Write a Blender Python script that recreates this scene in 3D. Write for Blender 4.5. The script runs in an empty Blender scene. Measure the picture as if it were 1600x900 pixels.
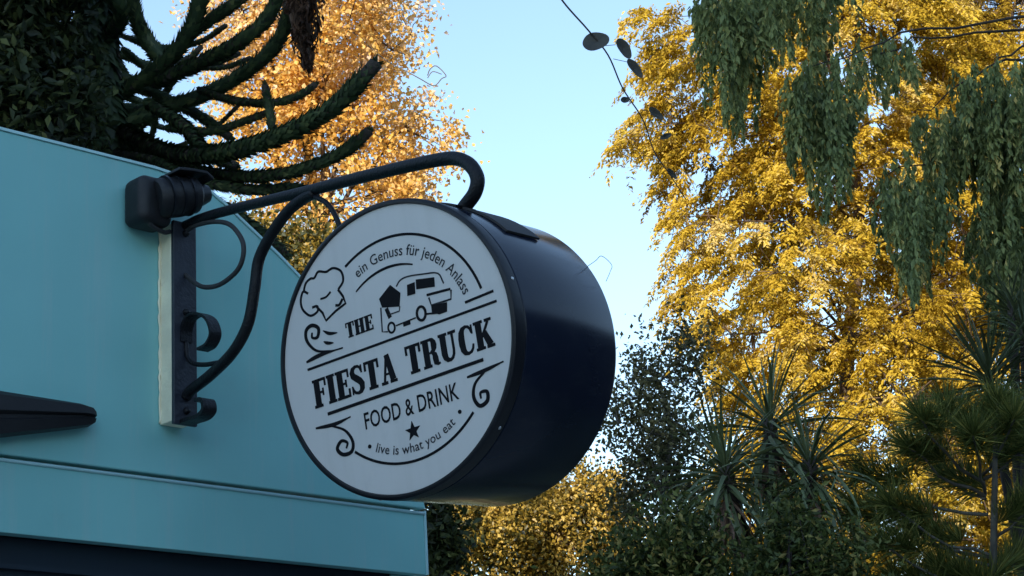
import bpy, bmesh, math, random
import numpy as np
from mathutils import Vector, Matrix

random.seed(7)
RNG = np.random.default_rng(11)
rad = math.radians
scene = bpy.context.scene
COL = scene.collection

# ------------------------------------------------------------------ camera
F_PX = 3138.42                      # focal length in pixels of a 1600 px wide frame
CAM = np.array([0.0, 0.0, 1.6])
_p, _r = rad(17.354), rad(-3.211)
_rt, _up = np.array([1.0, 0, 0]), np.array([0, -math.sin(_p), math.cos(_p)])
FW = np.array([0, math.cos(_p), math.sin(_p)])
RT = _rt * math.cos(_r) + _up * math.sin(_r)
UP = -_rt * math.sin(_r) + _up * math.cos(_r)
cam_data = bpy.data.cameras.new('camera')
cam_data.sensor_width = 36.0
cam_data.lens = 36.0 * F_PX / 1600.0
cam_data.clip_start = 0.05
cam_data.clip_end = 3000.0
cam = bpy.data.objects.new('camera', cam_data)
COL.objects.link(cam)
cam.matrix_world = Matrix((
    (RT[0], UP[0], -FW[0], CAM[0]),
    (RT[1], UP[1], -FW[1], CAM[1]),
    (RT[2], UP[2], -FW[2], CAM[2]),
    (0, 0, 0, 1)))
scene.camera = cam

# ------------------------------------------------------------------ sky, sun, exposure
SUN_EL, SUN_AZ = rad(15.0), rad(200.0)      # azimuth clockwise from +Y
world = bpy.data.worlds.new('World')
scene.world = world
world.use_nodes = True
wn = world.node_tree
wn.nodes.clear()
sky = wn.nodes.new('ShaderNodeTexSky')
sky.sky_type = 'NISHITA'
sky.sun_disc = False
sky.sun_elevation = SUN_EL
sky.sun_rotation = SUN_AZ
sky.air_density = 1.0
sky.dust_density = 0.05
sky.ozone_density = 1.2
bg = wn.nodes.new('ShaderNodeBackground')
bg.inputs['Strength'].default_value = 0.15
wo = wn.nodes.new('ShaderNodeOutputWorld')
wn.links.new(sky.outputs[0], bg.inputs[0])
wn.links.new(bg.outputs[0], wo.inputs[0])

sun_data = bpy.data.lights.new('sun', 'SUN')
sun_data.energy = 3.5
sun_data.angle = rad(0.5)
sun_data.color = (1.0, 0.89, 0.74)
sun = bpy.data.objects.new('sun', sun_data)
COL.objects.link(sun)
sdir = Vector((math.sin(SUN_AZ) * math.cos(SUN_EL), math.cos(SUN_AZ) * math.cos(SUN_EL), math.sin(SUN_EL)))
sun.rotation_euler = (-sdir).to_track_quat('-Z', 'Y').to_euler()
sun.location = (-10, -30, 30)

vs = scene.view_settings
vs.view_transform = 'Standard'
vs.look = 'None'
vs.gamma = 1.0
vs.use_curve_mapping = False
vs.exposure = 1.12

# ------------------------------------------------------------------ helpers
def at(x, y, depth):
    """world point on the sight line of a 1600x900 photo position at a given depth"""
    return CAM + (RT * (x - 800) / F_PX - UP * (y - 450) / F_PX + FW) * depth

def tag(o, label=None, cat=None, group=None, kind=None):
    if label: o['label'] = label
    if cat: o['category'] = cat
    if group: o['group'] = group
    if kind: o['kind'] = kind
    return o

def empty(name, loc=(0, 0, 0), rz=0.0, mat=None):
    o = bpy.data.objects.new(name, None)
    COL.objects.link(o)
    o.empty_display_size = 0.1
    if mat is not None:
        o.matrix_world = mat
    else:
        o.location = loc
        o.rotation_euler = (0, 0, rz)
    return o

def link_mesh(name, me, m, parent=None, smooth=False):
    o = bpy.data.objects.new(name, me)
    COL.objects.link(o)
    if m is not None and not me.materials:
        me.materials.append(m)
    if parent is not None:
        o.parent = parent
    if smooth:
        me.polygons.foreach_set('use_smooth', [True] * len(me.polygons))
    return o

class MB:
    def __init__(s):
        s.v, s.f = [], []
    def add(s, verts, faces):
        b = len(s.v)
        s.v += [tuple(map(float, q)) for q in verts]
        s.f += [tuple(i + b for i in q) for q in faces]
        return s
    def box(s, x0, x1, y0, y1, z0, z1):
        v = [(x, y, z) for z in (z0, z1) for y in (y0, y1) for x in (x0, x1)]
        return s.add(v, [(0, 2, 3, 1), (4, 5, 7, 6), (0, 1, 5, 4), (2, 6, 7, 3), (0, 4, 6, 2), (1, 3, 7, 5)])
    def tube(s, pts, r, seg=10, cap=True, flat=None):
        pts = [Vector(q) for q in pts]
        n = len(pts)
        rr = [r] * n if isinstance(r, (int, float)) else list(r)
        tang = []
        for i in range(n):
            t = pts[min(i + 1, n - 1)] - pts[max(i - 1, 0)]
            tang.append(t.normalized() if t.length > 1e-9 else Vector((0, 0, 1)))
        a = tang[0].orthogonal().normalized() if flat is None else Vector(flat).normalized()
        vs_, fs = [], []
        for i in range(n):
            t = tang[i]
            if flat is not None:
                a = Vector(flat).normalized()
            a = (a - t * a.dot(t))
            a = a.normalized() if a.length > 1e-6 else t.orthogonal().normalized()
            b = t.cross(a)
            for k in range(seg):
                th = 2 * math.pi * k / seg
                vs_.append(pts[i] + (a * math.cos(th) + b * math.sin(th)) * rr[i])
        for i in range(n - 1):
            for k in range(seg):
                k2 = (k + 1) % seg
                fs.append((i * seg + k, i * seg + k2, (i + 1) * seg + k2, (i + 1) * seg + k))
        if cap:
            fs.append(tuple(range(seg - 1, -1, -1)))
            fs.append(tuple(range((n - 1) * seg, n * seg)))
        return s.add(vs_, fs)
    def band(s, pts, w_axis, w, th):
        """flat bar of width w (along w_axis) and thickness th following pts"""
        pts = [Vector(q) for q in pts]
        a = Vector(w_axis).normalized()
        n = len(pts)
        vs_, fs = [], []
        for i in range(n):
            t = (pts[min(i + 1, n - 1)] - pts[max(i - 1, 0)]).normalized()
            b = t.cross(a).normalized()
            for sx, sy in ((-1, -1), (1, -1), (1, 1), (-1, 1)):
                vs_.append(pts[i] + a * (w / 2 * sx) + b * (th / 2 * sy))
        for i in range(n - 1):
            for k in range(4):
                k2 = (k + 1) % 4
                fs.append((i * 4 + k, i * 4 + k2, i * 4 + 4 + k2, i * 4 + 4 + k))
        fs.append((3, 2, 1, 0)); fs.append(tuple(range(n * 4 - 4, n * 4)))
        return s.add(vs_, fs)
    def prism(s, poly, y0, y1):
        """poly of (x, z) extruded along y"""
        n = len(poly)
        v = [(q[0], y0, q[1]) for q in poly] + [(q[0], y1, q[1]) for q in poly]
        fs = [tuple(range(n)), tuple(range(2 * n - 1, n - 1, -1))]
        for i in range(n):
            j = (i + 1) % n
            fs.append((i, i + n, j + n, j))
        return s.add(v, fs)
    def lathe_y(s, prof, seg=96, close=False):
        """profile of (radius, y) turned about the local y axis"""
        n = len(prof)
        v = []
        for k in range(seg):
            th = 2 * math.pi * k / seg
            for r, y in prof:
                v.append((r * math.cos(th), y, r * math.sin(th)))
        fs = []
        for k in range(seg):
            k2 = (k + 1) % seg
            for i in range(n - 1 + (1 if close else 0)):
                j = (i + 1) % n
                fs.append((k * n + i, k * n + j, k2 * n + j, k2 * n + i))
        return s.add(v, fs)
    def mesh(s, name):
        me = bpy.data.meshes.new(name)
        me.from_pydata(s.v, [], s.f)
        bm = bmesh.new(); bm.from_mesh(me)
        bmesh.ops.recalc_face_normals(bm, faces=bm.faces)
        bm.to_mesh(me); bm.free()
        me.update()
        return me
    def build(s, name, m, parent=None, smooth=False, bevel=0.0, auto=None):
        o = link_mesh(name, s.mesh(name), m, parent, smooth)
        if bevel:
            b = o.modifiers.new('bevel', 'BEVEL'); b.width = bevel; b.segments = 2; b.limit_method = 'ANGLE'; b.angle_limit = rad(40)
        if auto:
            me = o.data
            me.polygons.foreach_set('use_smooth', [True] * len(me.polygons))
            bm = bmesh.new(); bm.from_mesh(me)
            for e in bm.edges:
                e.smooth = not (len(e.link_faces) == 2 and e.calc_face_angle(0) > rad(auto))
            bm.to_mesh(me); bm.free()
        return o

def catmull(pts, per=8):
    P = [np.array(q, float) for q in pts]
    P = [2 * P[0] - P[1]] + P + [2 * P[-1] - P[-2]]
    out = []
    for i in range(1, len(P) - 2):
        for k in range(per):
            t = k / per
            out.append(0.5 * (2 * P[i] + (P[i + 1] - P[i - 1]) * t + (2 * P[i - 1] - 5 * P[i] + 4 * P[i + 1] - P[i + 2]) * t * t
                              + (3 * P[i] - P[i - 1] - 3 * P[i + 1] + P[i + 2]) * t ** 3))
    out.append(P[-2])
    return out

# ------------------------------------------------------------------ materials
def new_mat(name):
    m = bpy.data.materials.new(name)
    m.use_nodes = True
    nt = m.node_tree
    return m, nt, nt.nodes['Principled BSDF']

def paint(name, col, rough=0.45, var=0.12, scale=6.0, bump=0.0, bscale=80.0, metallic=0.0, spec=0.5, dirt=None, coat=0.0, streak=None, wavy=0.0):
    m, nt, b = new_mat(name)
    tc = nt.nodes.new('ShaderNodeTexCoord')
    no = nt.nodes.new('ShaderNodeTexNoise'); no.inputs['Scale'].default_value = scale; no.inputs['Detail'].default_value = 6
    nt.links.new(tc.outputs['Object'], no.inputs['Vector'])
    cr = nt.nodes.new('ShaderNodeValToRGB')
    lo = tuple(max(0, c * (1 - var)) for c in col) + (1,)
    hi = tuple(min(1, c * (1 + var)) for c in col) + (1,)
    cr.color_ramp.elements[0].position = 0.3; cr.color_ramp.elements[0].color = lo
    cr.color_ramp.elements[1].position = 0.7; cr.color_ramp.elements[1].color = hi
    nt.links.new(no.outputs['Fac'], cr.inputs['Fac'])
    last = cr.outputs['Color']
    if dirt:
        n2 = nt.nodes.new('ShaderNodeTexNoise'); n2.inputs['Scale'].default_value = dirt[1]; n2.inputs['Detail'].default_value = 8; n2.inputs['Roughness'].default_value = 0.7
        nt.links.new(tc.outputs['Object'], n2.inputs['Vector'])
        r2 = nt.nodes.new('ShaderNodeValToRGB'); r2.color_ramp.elements[0].position = dirt[2]; r2.color_ramp.elements[1].position = dirt[2] + 0.12
        nt.links.new(n2.outputs['Fac'], r2.inputs['Fac'])
        mul = nt.nodes.new('ShaderNodeMath'); mul.operation = 'MULTIPLY'; mul.inputs[1].default_value = dirt[3]
        nt.links.new(r2.outputs['Color'], mul.inputs[0])
        mx = nt.nodes.new('ShaderNodeMixRGB'); mx.inputs['Color2'].default_value = tuple(dirt[0]) + (1,)
        nt.links.new(mul.outputs[0], mx.inputs['Fac']); nt.links.new(last, mx.inputs['Color1'])
        last = mx.outputs['Color']
    if streak:
        mp = nt.nodes.new('ShaderNodeMapping'); mp.inputs['Scale'].default_value = streak[1]
        nt.links.new(tc.outputs['Object'], mp.inputs['Vector'])
        n4 = nt.nodes.new('ShaderNodeTexNoise'); n4.inputs['Scale'].default_value = 1.0; n4.inputs['Detail'].default_value = 7; n4.inputs['Roughness'].default_value = 0.65
        nt.links.new(mp.outputs[0], n4.inputs['Vector'])
        r4 = nt.nodes.new('ShaderNodeMapRange'); r4.inputs['From Min'].default_value = 0.50; r4.inputs['From Max'].default_value = 0.75; r4.inputs['To Max'].default_value = streak[2]
        nt.links.new(n4.outputs['Fac'], r4.inputs['Value'])
        m4 = nt.nodes.new('ShaderNodeMixRGB'); m4.inputs['Color2'].default_value = tuple(streak[0]) + (1,)
        nt.links.new(r4.outputs[0], m4.inputs['Fac']); nt.links.new(last, m4.inputs['Color1'])
        last = m4.outputs['Color']
    nt.links.new(last, b.inputs['Base Color'])
    if wavy:
        n5 = nt.nodes.new('ShaderNodeTexNoise'); n5.inputs['Scale'].default_value = 2.6; n5.inputs['Detail'].default_value = 1
        nt.links.new(tc.outputs['Object'], n5.inputs['Vector'])
        b5 = nt.nodes.new('ShaderNodeBump'); b5.inputs['Strength'].default_value = 1.0; b5.inputs['Distance'].default_value = wavy
        nt.links.new(n5.outputs['Fac'], b5.inputs['Height']); nt.links.new(b5.outputs[0], b.inputs['Normal'])
    b.inputs['Roughness'].default_value = rough
    b.inputs['Metallic'].default_value = metallic
    b.inputs['Specular IOR Level'].default_value = spec
    b.inputs['Coat Weight'].default_value = coat
    rr = nt.nodes.new('ShaderNodeMapRange'); rr.inputs['To Min'].default_value = rough * 0.85; rr.inputs['To Max'].default_value = min(1, rough * 1.2)
    nt.links.new(no.outputs['Fac'], rr.inputs['Value']); nt.links.new(rr.outputs[0], b.inputs['Roughness'])
    if bump:
        n3 = nt.nodes.new('ShaderNodeTexNoise'); n3.inputs['Scale'].default_value = bscale; n3.inputs['Detail'].default_value = 5
        nt.links.new(tc.outputs['Object'], n3.inputs['Vector'])
        bp = nt.nodes.new('ShaderNodeBump'); bp.inputs['Strength'].default_value = bump; bp.inputs['Distance'].default_value = 0.01
        nt.links.new(n3.outputs['Fac'], bp.inputs['Height']); nt.links.new(bp.outputs[0], b.inputs['Normal'])
    return m

def leaf_mat(name, stops, transl=0.3, gloss=0.06, grough=0.45):
    """colour runs over the per-leaf 'tint' attribute; thin leaves let some light through"""
    m = bpy.data.materials.new(name); m.use_nodes = True
    nt = m.node_tree; nt.nodes.clear()
    at_ = nt.nodes.new('ShaderNodeAttribute'); at_.attribute_name = 'tint'
    cr = nt.nodes.new('ShaderNodeValToRGB')
    el = cr.color_ramp.elements
    while len(el) < len(stops): el.new(0.5)
    for e, (p, c) in zip(el, stops):
        e.position = p; e.color = tuple(c) + (1,)
    nt.links.new(at_.outputs['Fac'], cr.inputs['Fac'])
    d = nt.nodes.new('ShaderNodeBsdfDiffuse'); t = nt.nodes.new('ShaderNodeBsdfTranslucent'); g = nt.nodes.new('ShaderNodeBsdfGlossy')
    g.inputs['Roughness'].default_value = grough
    nt.links.new(cr.outputs[0], d.inputs[0]); nt.links.new(cr.outputs[0], t.inputs[0])
    m1 = nt.nodes.new('ShaderNodeMixShader'); m1.inputs[0].default_value = transl
    nt.links.new(d.outputs[0], m1.inputs[1]); nt.links.new(t.outputs[0], m1.inputs[2])
    m2 = nt.nodes.new('ShaderNodeMixShader'); m2.inputs[0].default_value = gloss
    nt.links.new(m1.outputs[0], m2.inputs[1]); nt.links.new(g.outputs[0], m2.inputs[2])
    o = nt.nodes.new('ShaderNodeOutputMaterial'); nt.links.new(m2.outputs[0], o.inputs[0])
    return m

M = {}
M['teal'] = paint('teal_paint', (0.25, 0.575, 0.56), 0.36, 0.05, 2.2, 0, 30, streak=((0.42, 0.58, 0.56), (26, 26, 1.6), 0.45), wavy=0.02, dirt=((0.25, 0.49, 0.48), 3.0, 0.58, 0.4))
M['teal_lit_edge'] = paint('teal_edge_highlight', (0.48, 0.74, 0.76), 0.3, 0.06, 4.0)  # lighter teal paints in the light caught by edges and folds
M['shade_navy'] = paint('navy_shaded', (0.004, 0.014, 0.026), 0.6, 0.2, 3.0)  # dark base carries the shade of the opening under the fascia
M['black'] = paint('black_satin_paint', (0.008, 0.009, 0.013), 0.38, 0.15, 10.0, 0.06, 60, spec=0.35)
M['drum'] = paint('black_drum_paint', (0.011, 0.016, 0.032), 0.18, 0.12, 5.0, 0, 14, spec=0.15, wavy=0.004, streak=((0.10, 0.10, 0.10), (30, 9, 30), 0.10), dirt=((0.09, 0.09, 0.09), 55.0, 0.66, 0.35))
M['iron'] = paint('wrought_iron', (0.006, 0.0065, 0.009), 0.45, 0.25, 30.0, 0.3, 160, spec=0.28, dirt=((0.05, 0.035, 0.025), 60.0, 0.68, 0.5))
M['strap'] = paint('iron_strap', (0.02, 0.024, 0.036), 0.45, 0.2, 25.0, 0.2, 120, spec=0.5)
M['plastic'] = paint('black_plastic', (0.006, 0.006, 0.008), 0.55, 0.15, 12.0, 0.1, 120)
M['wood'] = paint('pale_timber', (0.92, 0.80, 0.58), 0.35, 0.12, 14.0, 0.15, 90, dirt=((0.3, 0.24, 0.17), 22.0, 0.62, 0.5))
M['acrylic'] = paint('white_acrylic', (0.62, 0.595, 0.575), 0.38, 0.025, 3.0, dirt=((0.50, 0.48, 0.47), 6.0, 0.60, 0.35), streak=((0.45, 0.43, 0.40), (22, 22, 2.0), 0.22))
M['ink'] = paint('printed_ink', (0.006, 0.006, 0.008), 0.7, 0.3, 40.0, spec=0.15)
M['ink_soft'] = paint('worn_ink', (0.028, 0.03, 0.036), 0.7, 0.4, 60.0, spec=0.15)
M['steel'] = paint('bare_steel', (0.55, 0.55, 0.56), 0.35, 0.1, 30.0, metallic=1.0)
M['rubber'] = paint('dark_rubber', (0.03, 0.03, 0.032), 0.7, 0.2, 20.0)
M['bark'] = paint('bark_brown', (0.10, 0.065, 0.042), 0.9, 0.45, 9.0, 0.8, 25)
M['bark_dark'] = paint('bark_dark', (0.035, 0.026, 0.02), 0.9, 0.45, 14.0, 0.8, 30)
M['bark_grey'] = paint('bark_grey', (0.11, 0.10, 0.085), 0.9, 0.4, 12.0, 0.8, 30)
M['dead'] = paint('dead_leaf_brown', (0.15, 0.085, 0.055), 0.85, 0.4, 20.0)
M['stucco'] = paint('stucco', (0.66, 0.62, 0.55), 0.9, 0.1, 1.5, 0.3, 30)
M['tile'] = paint('roof_tile', (0.16, 0.08, 0.055), 0.85, 0.25, 3.0, 0.4, 12)
M['timber'] = paint('dark_timber', (0.03, 0.022, 0.017), 0.85, 0.3, 2.0, 0.3, 20)
M['slate'] = paint('roof_slate', (0.03, 0.03, 0.034), 0.8, 0.25, 3.0, 0.4, 12)
M['glass'] = paint('window_glass', (0.02, 0.025, 0.03), 0.08, 0.1, 3.0)
M['white'] = paint('white_trim', (0.7, 0.69, 0.66), 0.6, 0.06, 5.0)
M['ground'] = paint('ground_grass', (0.045, 0.065, 0.025), 0.95, 0.4, 0.7, 0.6, 8)
M['paving'] = paint('paving', (0.36, 0.34, 0.30), 0.9, 0.15, 1.3, 0.4, 14)

GOLD = leaf_mat('golden_leaf', [(0.0, (0.12, 0.070, 0.014)), (0.22, (0.33, 0.215, 0.022)), (0.5, (0.54, 0.365, 0.036)), (0.8, (0.63, 0.45, 0.055)), (1.0, (0.68, 0.52, 0.18))], 0.35, 0.008)
ORANGE = leaf_mat('orange_leaf', [(0.0, (0.30, 0.14, 0.04)), (0.2, (0.62, 0.31, 0.06)), (0.5, (0.78, 0.46, 0.09)), (0.8, (0.82, 0.57, 0.25)), (1.0, (0.84, 0.64, 0.48))], 0.40, 0.03)
OLIVE = leaf_mat('olive_gold_leaf', [(0.0, (0.03, 0.04, 0.012)), (0.4, (0.10, 0.09, 0.02)), (0.75, (0.34, 0.22, 0.03)), (1.0, (0.50, 0.33, 0.06))], 0.3, 0.04)
CYP = leaf_mat('cypress_leaf', [(0.0, (0.056, 0.076, 0.031)), (0.5, (0.166, 0.209, 0.079)), (0.85, (0.290, 0.319, 0.114)), (1.0, (0.667, 0.512, 0.172))], 0.25, 0.02)
GREY = leaf_mat('grey_green_leaf', [(0.0, (0.036, 0.037, 0.020)), (0.5, (0.102, 0.098, 0.046)), (1.0, (0.264, 0.230, 0.110))], 0.25, 0.02)
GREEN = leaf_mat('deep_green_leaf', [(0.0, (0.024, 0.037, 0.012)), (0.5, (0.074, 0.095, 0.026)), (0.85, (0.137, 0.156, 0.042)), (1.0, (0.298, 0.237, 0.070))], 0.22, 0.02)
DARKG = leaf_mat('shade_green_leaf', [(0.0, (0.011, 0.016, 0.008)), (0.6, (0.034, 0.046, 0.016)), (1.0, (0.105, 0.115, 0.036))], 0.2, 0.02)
MONKEY = leaf_mat('scale_leaf', [(0.0, (0.020, 0.030, 0.018)), (0.6, (0.048, 0.072, 0.032)), (1.0, (0.110, 0.124, 0.050))], 0.05, 0.02)
BLADE = paint('blade_green', (0.105, 0.13, 0.058), 0.45, 0.35, 5.0, spec=0.4)
BLADE2 = paint('blade_dark_green', (0.07, 0.09, 0.045), 0.45, 0.35, 5.0, spec=0.4)
NEEDLE = leaf_mat('pine_needle', [(0.0, (0.050, 0.067, 0.019)), (0.6, (0.143, 0.172, 0.045)), (1.0, (0.336, 0.299, 0.079))], 0.2, 0.02)
TWIGLEAF = paint('twig_leaf', (0.05, 0.045, 0.035), 0.55, 0.3, 30.0)

# ------------------------------------------------------------------ leaf meshes
def unit(a):
    return a / np.maximum(np.linalg.norm(a, axis=-1, keepdims=True), 1e-9)

def leaf_mesh(name, cen, axis, nrm, L, Wd, tint, fold=0.25):
    """one folded two-triangle leaf per row"""
    n = len(cen)
    axis = unit(axis)
    side = unit(np.cross(nrm, axis))
    nn = np.cross(axis, side)
    L = np.broadcast_to(np.asarray(L, float), (n,))[:, None]
    Wd = np.broadcast_to(np.asarray(Wd, float), (n,))[:, None]
    v = np.empty((n, 4, 3))
    mid = cen - axis * L * 0.05
    v[:, 0] = cen - axis * L * 0.5
    v[:, 1] = mid + side * Wd * 0.5 + nn * Wd * fold
    v[:, 2] = cen + axis * L * 0.5
    v[:, 3] = mid - side * Wd * 0.5 + nn * Wd * fold
    me = bpy.data.meshes.new(name)
    me.vertices.add(n * 4)
    me.vertices.foreach_set('co', v.reshape(-1).astype(np.float32))
    base = (np.arange(n) * 4)[:, None]
    idx = (base + np.array([[0, 1, 2, 0, 2, 3]])).reshape(-1).astype(np.int32)
    me.loops.add(n * 6)
    me.loops.foreach_set('vertex_index', idx)
    me.polygons.add(n * 2)
    me.polygons.foreach_set('loop_start', (np.arange(n * 2) * 3).astype(np.int32))
    try:
        me.polygons.foreach_set('loop_total', np.full(n * 2, 3, np.int32))
    except Exception:
        pass
    a = me.attributes.new('tint', 'FLOAT', 'POINT')
    a.data.foreach_set('value', np.repeat(np.clip(tint, 0, 1), 4).astype(np.float32))
    me.update(calc_edges=True)
    return me

def rand_dirs(n):
    return unit(RNG.normal(size=(n, 3)))

def cluster_leaves(cl, per, sig, axes=None, leafL=(0.05, 0.08), aspect=0.6, droop=0.2, tint=0.5, tvar=0.22, updir=0.3):
    """scatter leaves round cluster centres; sig = (along, across, vertical) spread"""
    K = len(cl)
    n = K * per
    c = np.repeat(cl, per, 0)
    if axes is None:
        axes = rand_dirs(K) * [1, 1, 0.2]
    ax = np.repeat(unit(axes), per, 0)
    sd = unit(np.cross(ax, np.array([0, 0, 1.0]) + 1e-3))
    u = RNG.normal(size=(n, 3))
    size = np.repeat(RNG.uniform(0.65, 1.35, K), per)[:, None]
    off = ax * u[:, :1] * sig[0] + sd * u[:, 1:2] * sig[1]
    off[:, 2] += u[:, 2] * sig[2] - (np.abs(u[:, 0]) * sig[0] * droop)
    pos = c + off * size
    d = unit(ax * 0.5 + rand_dirs(n) + np.array([0, 0, -0.35]))
    nr = unit(rand_dirs(n) + np.array([0, 0, updir]))
    L = RNG.uniform(leafL[0], leafL[1], n)
    t = np.repeat(np.broadcast_to(tint, (K,)) + RNG.normal(0, tvar * 0.6, K), per) + RNG.normal(0, tvar * 0.7, n)
    return pos, d, nr, L, L * aspect, t

def frond_leaves(cl, axes, nf, per, ln, wd, leafL, aspect, tint, tvar):
    """feathery drooping sprays: leaves ranked along both sides of nf rachises per cluster"""
    K = len(cl) * nf
    c = np.repeat(cl, nf, 0)
    ax = unit(np.repeat(unit(axes), nf, 0) + RNG.normal(0, 0.55, (K, 3)) * [1, 1, .6])
    L0 = ln * RNG.uniform(0.6, 1.25, K)
    n = K * per
    t = RNG.uniform(0, 1, n)
    A = np.repeat(ax, per, 0); LL = np.repeat(L0, per)
    sd = unit(np.cross(A, np.array([0, 0, 1.0]) + 1e-3)) 
    sg = RNG.choice([-1.0, 1.0], n)
    w = wd * (1.05 - 0.75 * t) * RNG.uniform(0.1, 1.0, n)
    pos = np.repeat(c, per, 0) + A * (LL * (t - 0.35))[:, None] + sd * (sg * w)[:, None]
    pos[:, 2] += -0.55 * LL * t * t - 0.35 * w + RNG.normal(0, 0.02, n)
    d = unit(sd * sg[:, None] * 0.8 + A * 0.45 + np.array([0, 0, -0.55]) + RNG.normal(0, .25, (n, 3)))
    nr = unit(np.array([0, 0, 0.8]) + rand_dirs(n) * 0.9)
    L = RNG.uniform(leafL[0], leafL[1], n)
    tt = np.repeat(np.repeat(np.broadcast_to(tint, (len(cl),)) + RNG.normal(0, tvar * .7, len(cl)), nf), per) + RNG.normal(0, tvar * .6, n)
    return pos, d, nr, L, L * aspect, tt

def sub_branch(mb, a, b, r0, r1, sag=0.0, seg=4, steps=5, jit=0.04):
    a, b = np.array(a, float), np.array(b, float)
    ln = np.linalg.norm(b - a)
    pts = []
    for i in range(steps + 1):
        t = i / steps
        q = a + (b - a) * t
        q[2] += sag * ln * 4 * t * (1 - t)
        if 0 < i < steps:
            q = q + RNG.normal(0, jit * ln * 0.3, 3)
        pts.append(q)
    mb.tube(pts, [r0 + (r1 - r0) * i / steps for i in range(steps + 1)], seg, cap=False)
    return pts

def make_tree(name, label, cat, base, top, clusters, leaves, lmat, bmat, r0, limbs=18, twig=True, group=None, axes=None, low=0.15, rl=0.3, limbr=0.5):
    """trunk with limbs and twigs reaching every leaf cluster, and a crown of separate leaves"""
    root = empty(name, base)
    tag(root, label, cat, group)
    base = np.array(base, float); top = np.array(top, float)
    mb = MB()
    N = 12
    bend = RNG.normal(0, 0.03, (N + 1, 3)) * np.linalg.norm(top - base) * 0.25
    bend[0] = 0
    tr = [base + (top - base) * i / N + bend[i] * [1, 1, 0] for i in range(N + 1)]
    rr = [r0 * (1.25 if i == 0 else 1) * (1 - 0.9 * i / N) + 0.01 for i in range(N + 1)]
    mb.tube([q - base for q in tr], rr, 9, cap=True)
    tr = np.array(tr)
    order = RNG.permutation(len(clusters))
    nl = min(limbs, len(clusters))
    d_ax = np.linalg.norm((clusters - base)[:, :2] - ((top - base)[:2]) * 0.5, axis=1)
    limb_pts = []
    lm = order[np.argsort(-d_ax[order[: nl * 3]])[:nl]]
    for i in lm:
        c = clusters[i]
        hd = np.linalg.norm(c[:2] - tr[0][:2])
        zz = np.clip(c[2] - hd * rl, base[2] + (top[2] - base[2]) * low, top[2] - 0.1)
        k = np.argmin(np.abs(tr[:, 2] - zz))
        rb = rr[k] * limbr
        limb_pts += [(q, rb * (1 - 0.8 * j / 6)) for j, q in enumerate(sub_branch(mb, tr[k] - base, c - base, rb, rb * 0.15, 0.06, 6, 6))]
    LP = np.array([q for q, _ in limb_pts]); LR = np.array([q for _, q in limb_pts])
    if twig:
        for c in clusters:
            c0 = c - base
            dd = np.linalg.norm(LP - c0, axis=1) + np.maximum(0, LP[:, 2] - c0[2]) * 0.4
            k = int(np.argmin(dd))
            if dd[k] > 0.02:
                sub_branch(mb, LP[k], c0, min(LR[k], 0.02) * 0.8 + 0.003, 0.003, 0.05, 3, 3, 0.08)
    mb.build('trunk', bmat, root, smooth=True)
    pos, d, nr, L, Wd, t = leaves
    cr = link_mesh('crown', leaf_mesh('crown', pos - base, d, nr, L, Wd, t), lmat, root)
    cr['kind'] = 'stuff'
    return root

# ================================================================== setting
gm = MB(); gm.box(-900, 900, -900, 900, -0.3, 0.0)
tag(gm.build('ground', M['ground']), kind='structure')
pm = MB(); pm.box(-60, 40, -56, 8.5, -0.1, 0.004)  # unseen paving, widened and paled to bounce light upward
tag(pm.build('pavement', M['paving']), kind='structure')

# added tower, unseen behind the viewer, sized so its shade covers everything near
house = empty('shade_tower', (-19.5, -60, 0))
tag(house, 'added unseen tower behind the viewer that shades the foreground', 'added building')
HH = 30.0
MB().box(-11.5, 11.5, -12, 0, 0.0, HH).build('wall', M['stucco'], house)
MB().box(-11.9, 11.9, -12.4, 0.4, HH + .003, HH + .5).build('roof', M['tile'], house)
wme = MB().box(-0.8, 0.8, 0.0, 0.06, -0.85, 0.85).mesh('window')
pme = MB().box(-0.7, 0.7, 0.06, 0.075, -0.75, 0.75).mesh('pane')
for fl in range(9):
    for k in range(6):
        w = link_mesh('window', wme, M['white'], house); w.location = (-9 + k * 3.6, 0.003, 2.0 + fl * 3.1)
        g = link_mesh('pane', pme, M['glass'], w)

# added dark house, out of frame at right, to darken the drum's reflection
hut = empty('reflection_house', (10.0, 3.0, 0), 0.0)
tag(hut, 'added unseen dark house at right that darkens the drum reflection', 'added building')
MB().box(0.0, 6, -11, 13, 0, 6.0).build('wall', M['timber'], hut)
bdm = MB().box(-0.03, -0.001, -0.11, 0.11, 0.0, 5.98).mesh('board')
for k in range(100):
    o = link_mesh('board', bdm, M['timber'], hut); o.location = (0, -10.88 + k * 0.24, 0)
rm = MB(); rm.add([(-0.7, -11.6, 6.003), (6.7, -11.6, 6.003), (6.7, 13.6, 6.003), (-0.7, 13.6, 6.003), (3.0, -11.6, 8.0), (3.0, 13.6, 8.0)], [(0, 3, 5, 4), (1, 4, 5, 2), (0, 4, 1), (3, 2, 5), (0, 1, 2, 3)])
rm.build('roof', M['slate'], hut)

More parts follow.
